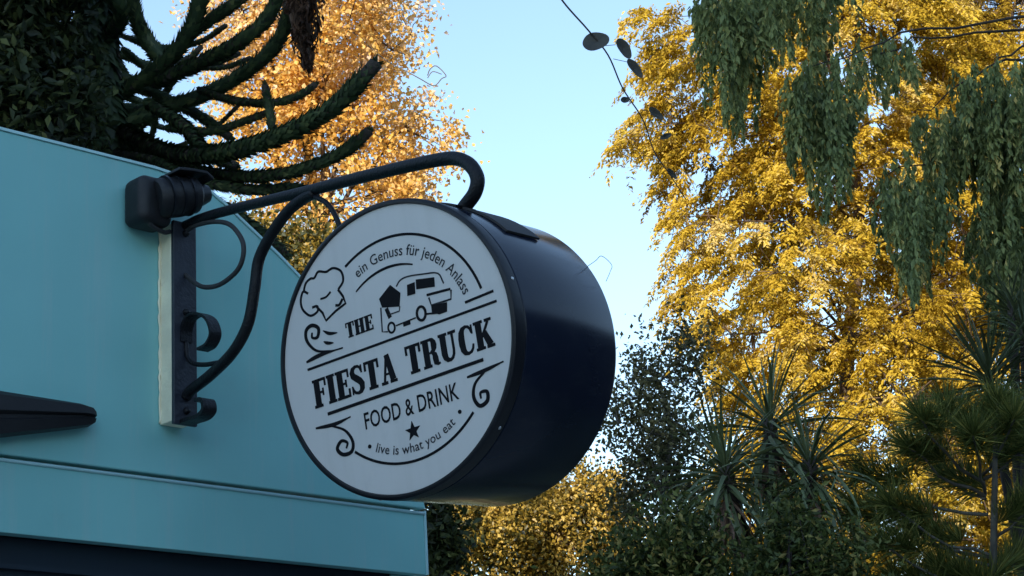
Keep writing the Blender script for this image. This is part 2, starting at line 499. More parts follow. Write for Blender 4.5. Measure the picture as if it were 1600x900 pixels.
# ================================================================== food truck
P0 = np.array([-0.83824, 4.91474, 0.0])
truck = empty('food_truck', P0, math.atan2(0.7075756, 0.70663765))
tag(truck, 'teal painted food truck with angled roof end at the left edge', 'food truck')
prof = [(-2.7, 3.484), (-0.107, 3.484), (0.01, 3.476), (0.06, 3.462), (0.115, 3.433), (0.208, 3.376), (0.293, 3.324), (0.378, 3.264),
        (0.480, 3.178), (0.574, 3.085), (0.645, 2.985), (0.704, 2.885), (0.745, 2.790), (0.780, 2.71), (0.788, 2.684), (-2.7, 2.684)]
MB().prism(prof, -0.014, 0.02).build('side_panel', M['teal'], truck, bevel=0.003)
tb = MB()
tp = [(x, -0.004, z + 0.004) for x, z in prof[:-3]]
tb.band(tp, (0, 1, 0), 0.028, 0.007)
tb.build('lit_edge_trim', M['teal_lit_edge'], truck)  # pale strip paints the sky light caught along the panel edge
# roof shell running back from the panel
rs = MB()
inn = [(x - 0.02, z - 0.02) for x, z in prof[:-1]]
nI = len(inn)
rs.add([(x, 0.021, z) for x, z in inn] + [(x, 2.1, z) for x, z in inn], [(i, i + 1, i + 1 + nI, i + nI) for i in range(nI - 1)])
rs.add([(x, 2.1, z) for x, z in inn] + [(-2.7, 2.1, 2.664)], [tuple(range(nI + 1))])
rs.build('roof', M['teal'], truck)
MB().box(-2.7, 0.788, -0.004, 0.03, 2.503, 2.674).build('fascia', M['teal'], truck, bevel=0.002)
bd = MB(); bd.tube([(-2.7, -0.006, 2.6725), (0.789, -0.006, 2.6725)], 0.0045, 8)
bd.build('lit_fold_bead', M['teal_lit_edge'], truck, smooth=True)  # pale bead stands in for the fascia fold catching light
MB().box(0.7885, 0.7945, -0.008, 0.03, 2.503, 2.680).build('corner_trim', M['teal_lit_edge'], truck)
MB().box(-2.7, 0.786, 0.031, 2.1, 2.506, 2.53).build('soffit', M['shade_navy'], truck)
MB().box(0.70, 0.783, 0.04, 2.1, 0.35, 2.504).build('end_wall', M['teal'], truck)
MB().box(-2.7, 0.698, 0.045, 0.10, 1.35, 2.503).build('service_shutter', M['shade_navy'], truck)
sl = MB().box(-2.7, 0.698, -0.0, 0.012, -0.006, 0.006).mesh('shutter_slat')
for k in range(14):
    o = link_mesh('shutter_slat', sl, M['shade_navy'], truck); o.location = (0, 0.03, 1.42 + k * 0.078)
MB().box(-2.7, 0.698, -0.25, 0.10, 1.30, 1.348).build('counter', M['steel'], truck, bevel=0.004)
MB().box(-2.7, 0.698, 0.02, 0.10, 0.35, 1.298).build('lower_panel', M['teal'], truck, bevel=0.003)
MB().box(-2.6, 0.60, 0.15, 2.0, 0.0, 0.34).build('chassis_skirt', M['rubber'], truck)

# black tapered bar on the truck wall
bar = empty('wall_bar', (0, 0, 0))
bar.matrix_world = truck.matrix_basis if False else Matrix.Translation(Vector(P0)) @ Matrix.Rotation(math.atan2(0.7075756, 0.70663765), 4, 'Z')
tag(bar, 'black tapered awning bar with rounded end on teal truck wall', 'awning bar')
bb = MB()
sec = []
for s, zt, zb, dp in ((-1.5, 2.822, 2.50, 0.085), (-0.9, 2.822, 2.627, 0.08), (-0.553, 2.822, 2.712, 0.075), (-0.34, 2.822, 2.762, 0.07), (-0.312, 2.818, 2.770, 0.066), (-0.299, 2.810, 2.779, 0.058), (-0.294, 2.800, 2.789, 0.045)):
    h = zt - zb
    for y, z in ((-0.0165, zb + h * .1), (-0.0165, zt - h * .1), (-dp * .7, zt), (-dp * .95, zt - h * .12), (-dp, zt - h * .45), (-dp * .86, zt - h * .52), (-dp * .86, zt - h * .60), (-dp * .97, zt - h * .66), (-dp * .9, zb + h * .06), (-dp * .6, zb)):
        sec.append((s, y, z))
nf = 10
fs = [(i * nf + k, i * nf + (k + 1) % nf, (i + 1) * nf + (k + 1) % nf, (i + 1) * nf + k) for i in range(6) for k in range(nf)]
fs += [tuple(range(nf)), tuple(range(6 * nf, 7 * nf))]
bb.add(sec, fs)
bb.build('housing', M['plastic'], bar, auto=35)
MB().tube([(-1.5, -0.02, 2.826), (-0.32, -0.02, 2.826)], 0.005, 8).build('seal_strip', M['teal_lit_edge'], bar, smooth=True)

# ------------------------------------------------------------------ wrought-iron bracket (local x along wall, -y away from it)
TW = Matrix.Translation(Vector(P0)) @ Matrix.Rotation(math.atan2(0.7075756, 0.70663765), 4, 'Z')
br = empty('sign_bracket', mat=TW)
tag(br, 'black wrought iron bracket with scrolls holding the round sign', 'bracket')
SX = -0.055
def bp(pts): return [(SX, -n, z) for n, z in pts]
wb = MB().box(-0.090, -0.022, -0.066, -0.0145, 2.808, 3.325)
wd = wb.build('timber_packer', M['wood'], br, bevel=0.003)
wd['label'] = 'pale timber packer behind the iron strap'
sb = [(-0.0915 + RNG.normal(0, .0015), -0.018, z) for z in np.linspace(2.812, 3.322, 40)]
MB().tube(sb, [max(.0015, .0032 + RNG.normal(0, .0007)) for i in range(40)], 8).build('edge_gleam', M['wood'], br, smooth=True)  # pale bead stands in for bright highlights down the packer's left edge
MB().box(-0.091, -0.021, -0.078, -0.0665, 2.800, 3.330).build('wall_strap', M['strap'], br, bevel=0.002)
bolt = MB(); bolt.lathe_y([(0.0, -0.012), (0.006, -0.011), (0.009, -0.006), (0.0095, 0.0)], 12)
bme = bolt.mesh('bolt')
for z in (2.835, 3.09, 3.30):
    o = link_mesh('bolt', bme, M['iron'], br, True); o.location = (-0.055, -0.0785, z)
arm = catmull(bp([(0.070, 3.322), (0.162, 3.320), (0.322, 3.301), (0.572, 3.266), (0.76, 3.242), (0.937, 3.217), (1.043, 3.199), (1.094, 3.184), (1.133, 3.157), (1.153, 3.121), (1.143, 3.091), (1.112, 3.070), (1.095, 3.058)]), 8)
na = len(arm)
MB().tube(arm, [0.0118 + 0.0042 * min(1, i / (na * .5)) for i in range(na)], 14).build('arm', M['iron'], br, smooth=True)
brace = catmull(bp([(0.078, 2.872), (0.100, 2.884), (0.183, 2.905), (0.275, 2.942), (0.335, 2.998), (0.363, 3.08), (0.382, 3.148), (0.434, 3.199), (0.498, 3.237), (0.56, 3.252), (0.60, 3.252)]), 7)
MB().tube(brace, 0.0140, 14).build('brace', M['iron'], br, smooth=True)
MB().tube(catmull(bp([(0.585, 3.252), (0.642, 3.216), (0.676, 3.170), (0.690, 3.130), (0.688, 3.085)]), 8), 0.0065, 10).build('tie_rod', M['iron'], br, smooth=True)
MB().tube(catmull(bp([(0.079, 3.305), (0.124, 3.309), (0.203, 3.296), (0.269, 3.268), (0.315, 3.216), (0.319, 3.174), (0.292, 3.142), (0.226, 3.126), (0.165, 3.134), (0.122, 3.155), (0.0785, 3.19)]), 8), 0.0062, 10).build('cable_loop', M['rubber'], br, smooth=True)
MB().band(catmull(bp([(0.079, 3.012), (0.080, 3.045), (0.099, 3.070), (0.137, 3.071), (0.182, 3.046), (0.201, 3.006), (0.182, 2.981), (0.147, 2.976)]), 8), (1, 0, 0), 0.034, 0.007).build('scroll', M['iron'], br, auto=50)
MB().tube(catmull(bp([(0.079, 3.012), (0.085, 2.975), (0.108, 2.951), (0.157, 2.936), (0.215, 2.928)]), 8), 0.0060, 10).build('scroll', M['iron'], br, smooth=True)
MB().band(catmull(bp([(0.066, 2.806), (0.105, 2.806), (0.148, 2.806), (0.172, 2.818), (0.166, 2.842), (0.140, 2.848)]), 8), (1, 0, 0), 0.040, 0.010).build('scroll', M['iron'], br, auto=50)

# ------------------------------------------------------------------ security camera / lamp above the strap
sc_ = empty('security_camera', mat=TW)
tag(sc_, 'black security camera on round base above the sign bracket', 'camera')
def local_lathe(prof, seg, cx, cz, name, m, parent):
    mb = MB(); mb.lathe_y(prof, seg)
    mb.v = [(x + cx, y, z + cz) for x, y, z in mb.v]
    return mb.build(name, m, parent, auto=40)
MB().box(-0.205, -0.105, -0.105, -0.0145, 3.300, 3.428).build('base', M['plastic'], sc_, bevel=0.024)
sc_.children[0].modifiers[0].segments = 5
sc_.children[0].data.polygons.foreach_set('use_smooth', [True] * 6)
MB().tube([(-0.158, -0.098, 3.3665), (-0.150, -0.100, 3.368), (-0.10, -0.110, 3.380), (-0.055, -0.118, 3.392), (-0.050, -0.118, 3.393)],
          [0.044, 0.052, 0.052, 0.046, 0.036], 20).build('barrel', M['plastic'], sc_, auto=40)
MB().tube([(-0.052, -0.118, 3.392), (-0.018, -0.124, 3.402)], [0.036, 0.022], 18).build('lens_tube', M['black'], sc_, auto=40)
MB().tube([(-0.125, -0.07, 3.365), (-0.125, -0.12, 3.378)], 0.030, 14).build('knuckle', M['plastic'], sc_, auto=40)
vz = MB()
vpts = [(-0.135, 3.436), (-0.09, 3.442), (-0.05, 3.444), (-0.03, 3.432)]
for a, b in ((0, 1), (1, 2), (2, 3)):
    pass
vz.prism(vpts + [(x, z - 0.008) for x, z in reversed(vpts)], -0.168, -0.078)
vz.build('visor', M['plastic'], sc_, bevel=0.002)
for k in range(3):
    x = -0.138 + k * 0.030
    MB().tube([(x, -0.108 - k * .003, 3.372 + k * .0072), (x + 0.006, -0.109 - k * .003, 3.3735 + k * .0072)], 0.0550 - k * .0014, 20).build('cooling_fin', M['black'], sc_, auto=40)
MB().tube(catmull([(-0.17, -0.09, 3.325), (-0.165, -0.085, 3.300), (-0.12, -0.075, 3.292), (-0.095, -0.068, 3.30)], 6), 0.006, 8).build('cable', M['rubber'], sc_, smooth=True)

# ================================================================== round sign
SW = np.array([0.57799946, 0.81134334, 0.08739916]); SU = np.array([0.80872329, -0.58383144, 0.07146664]); SZ = np.array([-0.10901035, -0.02937406, 0.99360652])
SC = np.array([-0.25654211, 4.0721609, 2.75533946])
SM = Matrix(((SU[0], SW[0], SZ[0], SC[0]), (SU[1], SW[1], SZ[1], SC[1]), (SU[2], SW[2], SZ[2], SC[2]), (0, 0, 0, 1)))
R, DL = 0.32, 0.377
sign = empty('round_sign', mat=SM)
tag(sign, 'black drum shaped hanging sign with white printed front', 'sign')
dm = MB(); dm.lathe_y([(R * 0.90, 0.036), (R - 0.0035, 0.036), (R - 0.0012, 0.038), (R - 0.001, 0.06), (R - 0.001, DL - 0.012), (R - 0.004, DL - 0.003), (R - 0.012, DL), (0.0, DL)], 160)
dm.build('drum', M['drum'], sign, auto=30)
rg = MB(); rg.lathe_y([(R * 0.963, 0.006), (R * 0.963, -0.001), (R * 0.968, -0.004), (R - 0.006, -0.004), (R - 0.001, -0.001), (R, 0.003), (R, 0.030), (R - 0.002, 0.033), (R - 0.006, 0.0335), (R * 0.92, 0.0335), (R * 0.92, 0.006)], 160, close=True)
rg.build('rim', M['black'], sign, auto=30)
fc = MB(); fc.lathe_y([(R * 0.962, 0.012), (R * 0.962, 0.002), (0.0, 0.002)], 128)
face = fc.build('face', M['acrylic'], sign)
scr = MB(); scr.lathe_y([(0.0, -0.0018), (0.003, -0.0015), (0.0042, 0.0)], 10)
sme = scr.mesh('screw')
for a, y in ((-46, .019), (11, .019), (80, .019), (-110, .019), (140, .019), (-160, .019)):
    o = link_mesh('screw', sme, M['steel'], sign)
    o.matrix_local = Matrix.Rotation(-rad(a), 4, 'Y') @ Matrix.Translation((R + 0.0002, y, 0)) @ Matrix.Rotation(rad(90), 4, 'Z')
# curved access plate on top of the drum
pl = MB()
av = []
for a in np.linspace(rad(38), rad(66), 9):
    for y, rr_ in ((0.118, R), (0.118, R + 0.005), (0.238, R + 0.005), (0.238, R)):
        av.append((rr_ * math.cos(a), y, rr_ * math.sin(a)))
pf = [(i * 4 + k, i * 4 + k + 1, i * 4 + 5 + k, i * 4 + 4 + k) for i in range(8) for k in range(3)] + [(0, 1, 2, 3), (32, 33, 34, 35)]
pl.add(av, pf); pl.build('access_plate', M['rubber'], sign)
# saddle where the bracket arm lands on the drum
sd_ = MB(); av = []
for a in np.linspace(rad(62), rad(78), 7):
    for y, rr_ in ((0.095, R), (0.095, R + 0.006), (0.165, R + 0.006), (0.165, R)):
        av.append((rr_ * math.cos(a), y, rr_ * math.sin(a)))
sd_.add(av, [(i * 4 + k, i * 4 + k + 1, i * 4 + 5 + k, i * 4 + 4 + k) for i in range(6) for k in range(3)] + [(0, 1, 2, 3), (24, 25, 26, 27)])
sd_.build('saddle', M['iron'], sign)
# thin wire looping off the back of the drum
wl = catmull([(R * .86, DL - .004, R * .46), (R * .91, DL + .014, R * .50), (R * .95, DL + .022, R * .525), (R * 1.0, DL + .030, R * .45), (R * .985, DL + .026, R * .40), (R * .97, DL + .010, R * .33)], 8)
MB().tube(wl, 0.0008, 6).build('wire_loop', M['steel'], sign, smooth=True)

# ---------------- print on the face (x right, z up, in units of R)
LAY = [0]
class Print:
    def __init__(s): s.mb = MB()
    def _y(s):
        LAY[0] = (LAY[0] + 1) % 9
        return 0.0012 - 0.00009 * LAY[0]
    def poly(s, pts):
        s.mb.prism([(x * R, z * R) for x, z in pts], s._y(), 0.0021); return s
    def rect(s, x0, x1, z0, z1): return s.poly([(x0, z0), (x1, z0), (x1, z1), (x0, z1)])
    def stroke(s, pts, w):
        n = len(pts)
        w = [w] * n if isinstance(w, (int, float)) else w
        L, Rr = [], []
        for i in range(n):
            a = np.array(pts[max(i - 1, 0)]); b = np.array(pts[min(i + 1, n - 1)])
            t = (b - a) / max(1e-9, np.linalg.norm(b - a)); nn = np.array([-t[1], t[0]])
            L.append(np.array(pts[i]) + nn * w[i] / 2); Rr.append(np.array(pts[i]) - nn * w[i] / 2)
        y = s._y(); v = []; fs = []
        for i in range(n):
            for q, yy in ((L[i], y), (Rr[i], y), (Rr[i], 0.0021), (L[i], 0.0021)):
                v.append((q[0] * R, yy, q[1] * R))
        for i in range(n - 1):
            for k in range(4):
                fs.append((i * 4 + k, i * 4 + (k + 1) % 4, i * 4 + 4 + (k + 1) % 4, i * 4 + 4 + k))
        fs += [(0, 1, 2, 3), tuple(range(4 * n - 4, 4 * n))]
        s.mb.add(v, fs); return s
    def done(s, name, m=None): return s.mb.build(name, m or M['ink'], face)

def arc(cx, cz, r, a0, a1, n=40):
    return [(cx + r * math.cos(rad(a0 + (a1 - a0) * i / n)), cz + r * math.sin(rad(a0 + (a1 - a0) * i / n))) for i in range(n + 1)]
def ell(cx, cz, rx, rz, a0, a1, n=14):
    return [(cx + rx * math.cos(rad(a0 + (a1 - a0) * i / n)), cz + rz * math.sin(rad(a0 + (a1 - a0) * i / n))) for i in range(n + 1)]

CX = 0.045
Print().stroke(arc(CX, 0, 0.745, 118, 14), 0.018).done('arc_line')
Print().stroke(arc(CX, 0, 0.545, 122, 67, 24), [0.010 + 0.008 * math.sin(math.pi * i / 24) for i in range(25)]).done('arc_line')
Print().stroke(arc(CX, 0, 0.772, -130, -49), 0.018).done('arc_line')
Print().stroke([(-0.757, 0.058), (0.87, 0.066)], 0.017).done('rule_line')
Print().stroke([(0.626, 0.128), (0.858, 0.137)], 0.017).done('rule_line')
Print().stroke([(-0.636, -0.284), (0.694, -0.274)], 0.022).done('rule_line')
# scrolls
p = Print(); p.stroke(catmull([(-0.757, 0.112), (-0.626, 0.128), (-0.426, 0.122)], 6), [0.022 * math.sin(math.pi * min(.95, .12 + i / 12)) + .006 for i in range(13)])
pts = catmull([(-0.53, 0.128), (-0.655, 0.166), (-0.725, 0.250), (-0.722, 0.325), (-0.665, 0.348), (-0.612, 0.312), (-0.630, 0.256), (-0.676, 0.264), (-0.672, 0.299)], 6)
p.stroke(pts, [0.012 + 0.014 * math.sin(math.pi * i / (len(pts) - 1)) for i in range(len(pts))])
p.done('scroll_ornament')
for q in ([(-0.575, 0.285), (-0.525, 0.251), (-0.455, 0.236)], [(-0.583, 0.210), (-0.55, 0.190), (-0.50, 0.178)]):
    Print().stroke(catmull(q, 5), [0.006 + 0.018 * math.sin(math.pi * i / 10) for i in range(11)]).done('scroll_ornament')
for line, curl in (([(-0.758, -0.352), (-0.593, -0.366), (-0.446, -0.352)], [(-0.63, -0.365), (-0.512, -0.428), (-0.458, -0.517), (-0.479, -0.582), (-0.555, -0.584), (-0.597, -0.535), (-0.554, -0.492), (-0.505, -0.515), (-0.520, -0.551)]),
                   ([(0.547, -0.352), (0.691, -0.345), (0.845, -0.328)], [(0.70, -0.347), (0.603, -0.406), (0.573, -0.488), (0.608, -0.556), (0.673, -0.540), (0.682, -0.482), (0.632, -0.476), (0.628, -0.514)])):
    p = Print(); p.stroke(catmull(line, 6), [0.020 * math.sin(math.pi * min(.95, .10 + i / 13)) + .007 for i in range(13)])
    pts = catmull(curl, 6)
    p.stroke(pts, [0.012 + 0.015 * math.sin(math.pi * i / (len(pts) - 1)) for i in range(len(pts))])
    p.done('scroll_ornament')
# star and dots
Print().poly([((0.053 + (0.066 if i % 2 == 0 else 0.027) * math.sin(math.pi * i / 5)), -0.578 + (0.066 if i % 2 == 0 else 0.027) * math.cos(math.pi * i / 5)) for i in range(10)]).done('star')
for x, z in ((-0.321, -0.588), (0.447, -0.553)):
    Print().poly(ell(x, z, 0.014, 0.014, 0, 330, 11)).done('dot')
# chef hat
p = Print()
p.stroke(catmull([(-0.699, 0.593), (-0.667, 0.65), (-0.62, 0.67), (-0.585, 0.665), (-0.543, 0.697), (-0.476, 0.675), (-0.41, 0.682), (-0.347, 0.64), (-0.340, 0.57), (-0.392, 0.524)], 5), 0.017)
p.stroke(catmull([(-0.659, 0.575), (-0.702, 0.60), (-0.733, 0.54), (-0.723, 0.475), (-0.666, 0.418), (-0.600, 0.428), (-0.595, 0.465), (-0.640, 0.469)], 5), 0.017)
p.done('chef_hat')
Print().stroke([(-0.600, 0.462), (-0.556, 0.405), (-0.536, 0.345), (-0.442, 0.385), (-0.347, 0.412), (-0.362, 0.469), (-0.395, 0.525)], 0.017).done('chef_hat')
Print().stroke(catmull([(-0.557, 0.505), (-0.506, 0.505), (-0.461, 0.528)], 5), 0.014).done('chef_hat')
Print().stroke(catmull([(-0.368, 0.450), (-0.402, 0.418), (-0.436, 0.424)], 5), 0.018).done('chef_hat')
# small truck drawing
for q in ([(0.265, 0.394), (0.258, 0.328), (0.408, 0.302), (0.415, 0.364)], [(0.188, 0.38), (0.177, 0.307), (0.243, 0.303), (0.252, 0.38)],
          [(-0.059, 0.356), (-0.044, 0.291), (0.098, 0.258), (0.123, 0.345), (0.049, 0.422)], [(0.357, 0.189), (0.354, 0.141), (0.407, 0.112), (0.473, 0.112), (0.485, 0.172)],
          [(0.106, 0.140), (0.106, 0.115), (0.166, 0.115), (0.166, 0.140)]):
    Print().poly(q).done('truck_emblem')
for q, w in ((catmull([(0.097, 0.396), (0.137, 0.428), (0.205, 0.434), (0.33, 0.412), (0.448, 0.381), (0.482, 0.301)], 4), 0.010), ([(-0.057, 0.295), (-0.075, 0.132), (-0.030, 0.120)], 0.010),
             ([(0.102, 0.258), (0.091, 0.228), (0.003, 0.229)], 0.008), ([(0.346, 0.245), (0.357, 0.189), (0.52, 0.183), (0.532, 0.243)], 0.012)):
    Print().stroke(q, w).done('truck_emblem', M['ink_soft'])
for q, w in (([(0.333, 0.266), (0.527, 0.25)], 0.016), ([(0.047, 0.14), (0.216, 0.145)], 0.009), ([(0.309, 0.144), (0.40, 0.125)], 0.012),
             (ell(0.266, 0.160, 0.036, 0.046, 0, 360, 20), 0.018), (ell(0.006, 0.138, 0.028, 0.034, 0, 360, 18), 0.015), ([(-0.013, 0.277), (0.008, 0.206)], 0.030)):
    Print().stroke(q, w).done('truck_emblem')

# slab-serif letters, unit height, drawn by hand
def glyph(ch):
    r, k = [], []           # rectangles, strokes
    S, H = 0.20, 0.10
    if ch in 'FE':
        w = 0.58
        r += [(0.08, 0.28, H, 1 - H), (0, w, 1 - H, 1), (w - .075, w, 0.70, 1 - H), (0.28, 0.40, 0.47, 0.55), (0.40, 0.465, 0.38, 0.64)]
        r += [(0, 0.36, 0, H)] if ch == 'F' else [(0, w, 0, H), (w - .075, w, H, 0.30)]
    elif ch == 'I':
        w = 0.36; r += [(0.08, 0.28, H, 1 - H), (0, w, 0, H), (0, w, 1 - H, 1)]
    elif ch == 'T':
        w = 0.62; r += [(0.21, 0.41, H, 1 - H), (0, w, 1 - H, 1), (0.12, 0.50, 0, H), (0, .08, .68, 1 - H), (w - .08, w, .68, 1 - H)]
    elif ch == 'H':
        w = 0.70; r += [(0.07, 0.26, H, 1 - H), (0.44, 0.63, H, 1 - H), (0, .33, 0, H), (.37, w, 0, H), (0, .33, 1 - H, 1), (.37, w, 1 - H, 1), (.26, .44, .46, .55)]
    elif ch == 'A':
        w = 0.66
        k += [([(0.13, H), (0.32, 1.0)], 0.07), ([(0.50, H), (0.33, 1.0)], [0.20, 0.17])]
        r += [(0, .26, 0, H), (.36, w, 0, H), (.20, .42, .30, .38)]
    elif ch == 'R':
        w = 0.68
        r += [(0.08, 0.27, H, 1 - H), (0, .34, 0, H), (0, .36, 1 - H, 1), (.27, .38, .46, .53)]
        k += [([(0.36, 0.96), (0.45, 0.93), (0.50, 0.84), (0.51, 0.74), (0.50, 0.63), (0.45, 0.54), (0.36, 0.50)], [.08, .12, .17, .19, .17, .12, .07]),
              ([(0.40, 0.49), (0.49, 0.42), (0.51, 0.28), (0.53, 0.10), (0.60, 0.05), (0.68, 0.07)], [.06, .15, .18, .17, .08, .05])]
    elif ch == 'U':
        w = 0.70
        r += [(0, .34, 1 - H, 1), (.40, w, 1 - H, 1)]
        k += [([(0.17, 1 - H), (0.17, 0.28), (0.20, 0.14), (0.28, 0.06), (0.38, 0.04), (0.47, 0.09), (0.53, 0.20), (0.55, 0.34), (0.55, 1 - H)], [.19, .19, .17, .13, .09, .08, .07, .065, .065])]
    elif ch == 'C':
        w = 0.64
        k += [([(0.57, 0.70), (0.54, 0.84), (0.46, 0.94), (0.36, 0.965), (0.25, 0.92), (0.18, 0.80), (0.155, 0.60), (0.155, 0.40), (0.18, 0.20), (0.25, 0.08), (0.36, 0.04), (0.47, 0.07), (0.55, 0.17), (0.585, 0.32)], [.05, .07, .08, .09, .14, .18, .20, .20, .18, .14, .09, .08, .07, .05])]
        r += [(.555, .62, .66, .98)]
    elif ch == 'K':
        w = 0.72
        r += [(0.08, 0.27, H, 1 - H), (0, .35, 0, H), (0, .35, 1 - H, 1), (.44, .70, 1 - H, 1), (.42, w, 0, H)]
        k += [([(0.27, 0.42), (0.57, 1 - H)], 0.065), ([(0.37, 0.58), (0.56, H)], [0.16, 0.20])]
    elif ch == 'S':
        w = 0.60
        k += [([(0.50, 0.76), (0.47, 0.88), (0.38, 0.955), (0.27, 0.96), (0.16, 0.90), (0.11, 0.78), (0.14, 0.66), (0.27, 0.55), (0.40, 0.44), (0.48, 0.32), (0.47, 0.17), (0.40, 0.07), (0.29, 0.04), (0.17, 0.07), (0.09, 0.17), (0.07, 0.28)],
               [.05, .07, .08, .09, .13, .17, .19, .20, .20, .19, .17, .13, .09, .08, .07, .05])]
        r += [(.48, .545, .70, .98), (.03, .09, .02, .32)]
    return w, r, k

def slab(word, x0, x1, z0, z1, gap=0.04, slant=0.0):
    gl = [glyph(c) for c in word]
    tot = sum(g[0] for g in gl) + gap * (len(gl) - 1)
    sx, sz = (x1 - x0) / tot, z1 - z0
    x = 0.0
    for (w, rs_, ks) in gl:
        p = Print()
        T = lambda q: (x0 + (x + q[0]) * sx, z0 + q[1] * sz)
        for a, b, c, d in rs_:
            if abs((b - a) - 0.2) < .02: a, b = a - .022, b + .022
            p.poly([T((a, c)), T((b, c)), T((b, d)), T((a, d))])
        for pts, wd_ in ks:
            nP = len(pts); wl_ = [wd_] * nP if isinstance(wd_, (int, float)) else wd_
            # widths are horizontal-ish, so stretch glyph space before scaling
            L, Rr = [], []
            for i in range(nP):
                a = np.array(pts[max(i - 1, 0)]); b = np.array(pts[min(i + 1, nP - 1)]); t = (b - a) / np.linalg.norm(b - a); nn = np.array([-t[1], t[0]])
                ww_ = wl_[i] * 1.12 + .012
                L.append(T(np.array(pts[i]) + nn * ww_ / 2)); Rr.append(T(np.array(pts[i]) - nn * ww_ / 2))
            y = p._y(); v = []; fs = []
            for i in range(nP):
                for q, yy in ((L[i], y), (Rr[i], y), (Rr[i], 0.0021), (L[i], 0.0021)): v.append((q[0] * R, yy, q[1] * R))
            for i in range(nP - 1):
                for k in range(4): fs.append((i * 4 + k, i * 4 + (k + 1) % 4, i * 4 + 4 + (k + 1) % 4, i * 4 + 4 + k))
            fs += [(0, 1, 2, 3), tuple(range(4 * nP - 4, 4 * nP))]
            p.mb.add(v, fs)
        p.done('letter')
        x += w + gap
slab('FIESTA', -0.735, -0.008, -0.222, -0.026)
slab('TRUCK', 0.085, 0.805, -0.212, -0.020)
slab('THE', -0.378, -0.142, 0.172, 0.278)

def text_verts(body, bold=0.0):
    cu = bpy.data.curves.new('lettering', 'FONT'); cu.body = body; cu.size = 1.0; cu.offset = bold; cu.resolution_u = 3; cu.extrude = 0.0
    cu.space_character = 1.02
    ob = bpy.data.objects.new('lettering', cu); COL.objects.link(ob)
    bpy.context.view_layer.update()
    dg = bpy.context.evaluated_depsgraph_get()
    me = bpy.data.meshes.new_from_object(ob.evaluated_get(dg))
    bpy.data.objects.remove(ob); bpy.data.curves.remove(cu)
    v = np.array([q.co for q in me.vertices]); fs = [tuple(q.vertices) for q in me.polygons]
    bpy.data.meshes.remove(me)
    return v, fs
def text_obj(v2, fs, m):
    me = bpy.data.meshes.new('lettering')
    me.from_pydata([(a * R, 0.0012, b * R) for a, b in v2], [], fs); me.update()
    return link_mesh('lettering', me, m, face)
v, fs = text_verts('FOOD & DRINK', 0.012)
x0, x1, h = v[:, 0].min(), v[:, 0].max(), v[:, 1].max()
text_obj([(-0.333 + (q[0] - x0) / (x1 - x0) * 0.795, -0.469 + q[1] / h * 0.112) for q in v], fs, M['ink'])
v, fs = text_verts('ein Genuss für jeden Anlass', 0.006)
x0, x1 = v[:, 0].min(), v[:, 0].max(); h = 0.70
rb = 0.605
text_obj([(CX + (rb + q[1] / h * 0.072) * math.cos(rad(115 - (q[0] - x0) / (x1 - x0) * 98)), (rb + q[1] / h * 0.072) * math.sin(rad(115 - (q[0] - x0) / (x1 - x0) * 98))) for q in v], fs, M['ink_soft'])
v, fs = text_verts('live is what you eat', 0.008)
x0, x1 = v[:, 0].min(), v[:, 0].max()
rb = 0.712
text_obj([(CX + (rb - q[1] / h * 0.062) * math.cos(rad(-117 + (q[0] - x0) / (x1 - x0) * 57)), (rb - q[1] / h * 0.062) * math.sin(rad(-117 + (q[0] - x0) / (x1 - x0) * 57))) for q in v], fs, M['ink_soft'])

# ================================================================== vegetation
def ground_under(p): return np.array([p[0], p[1], 0.0])

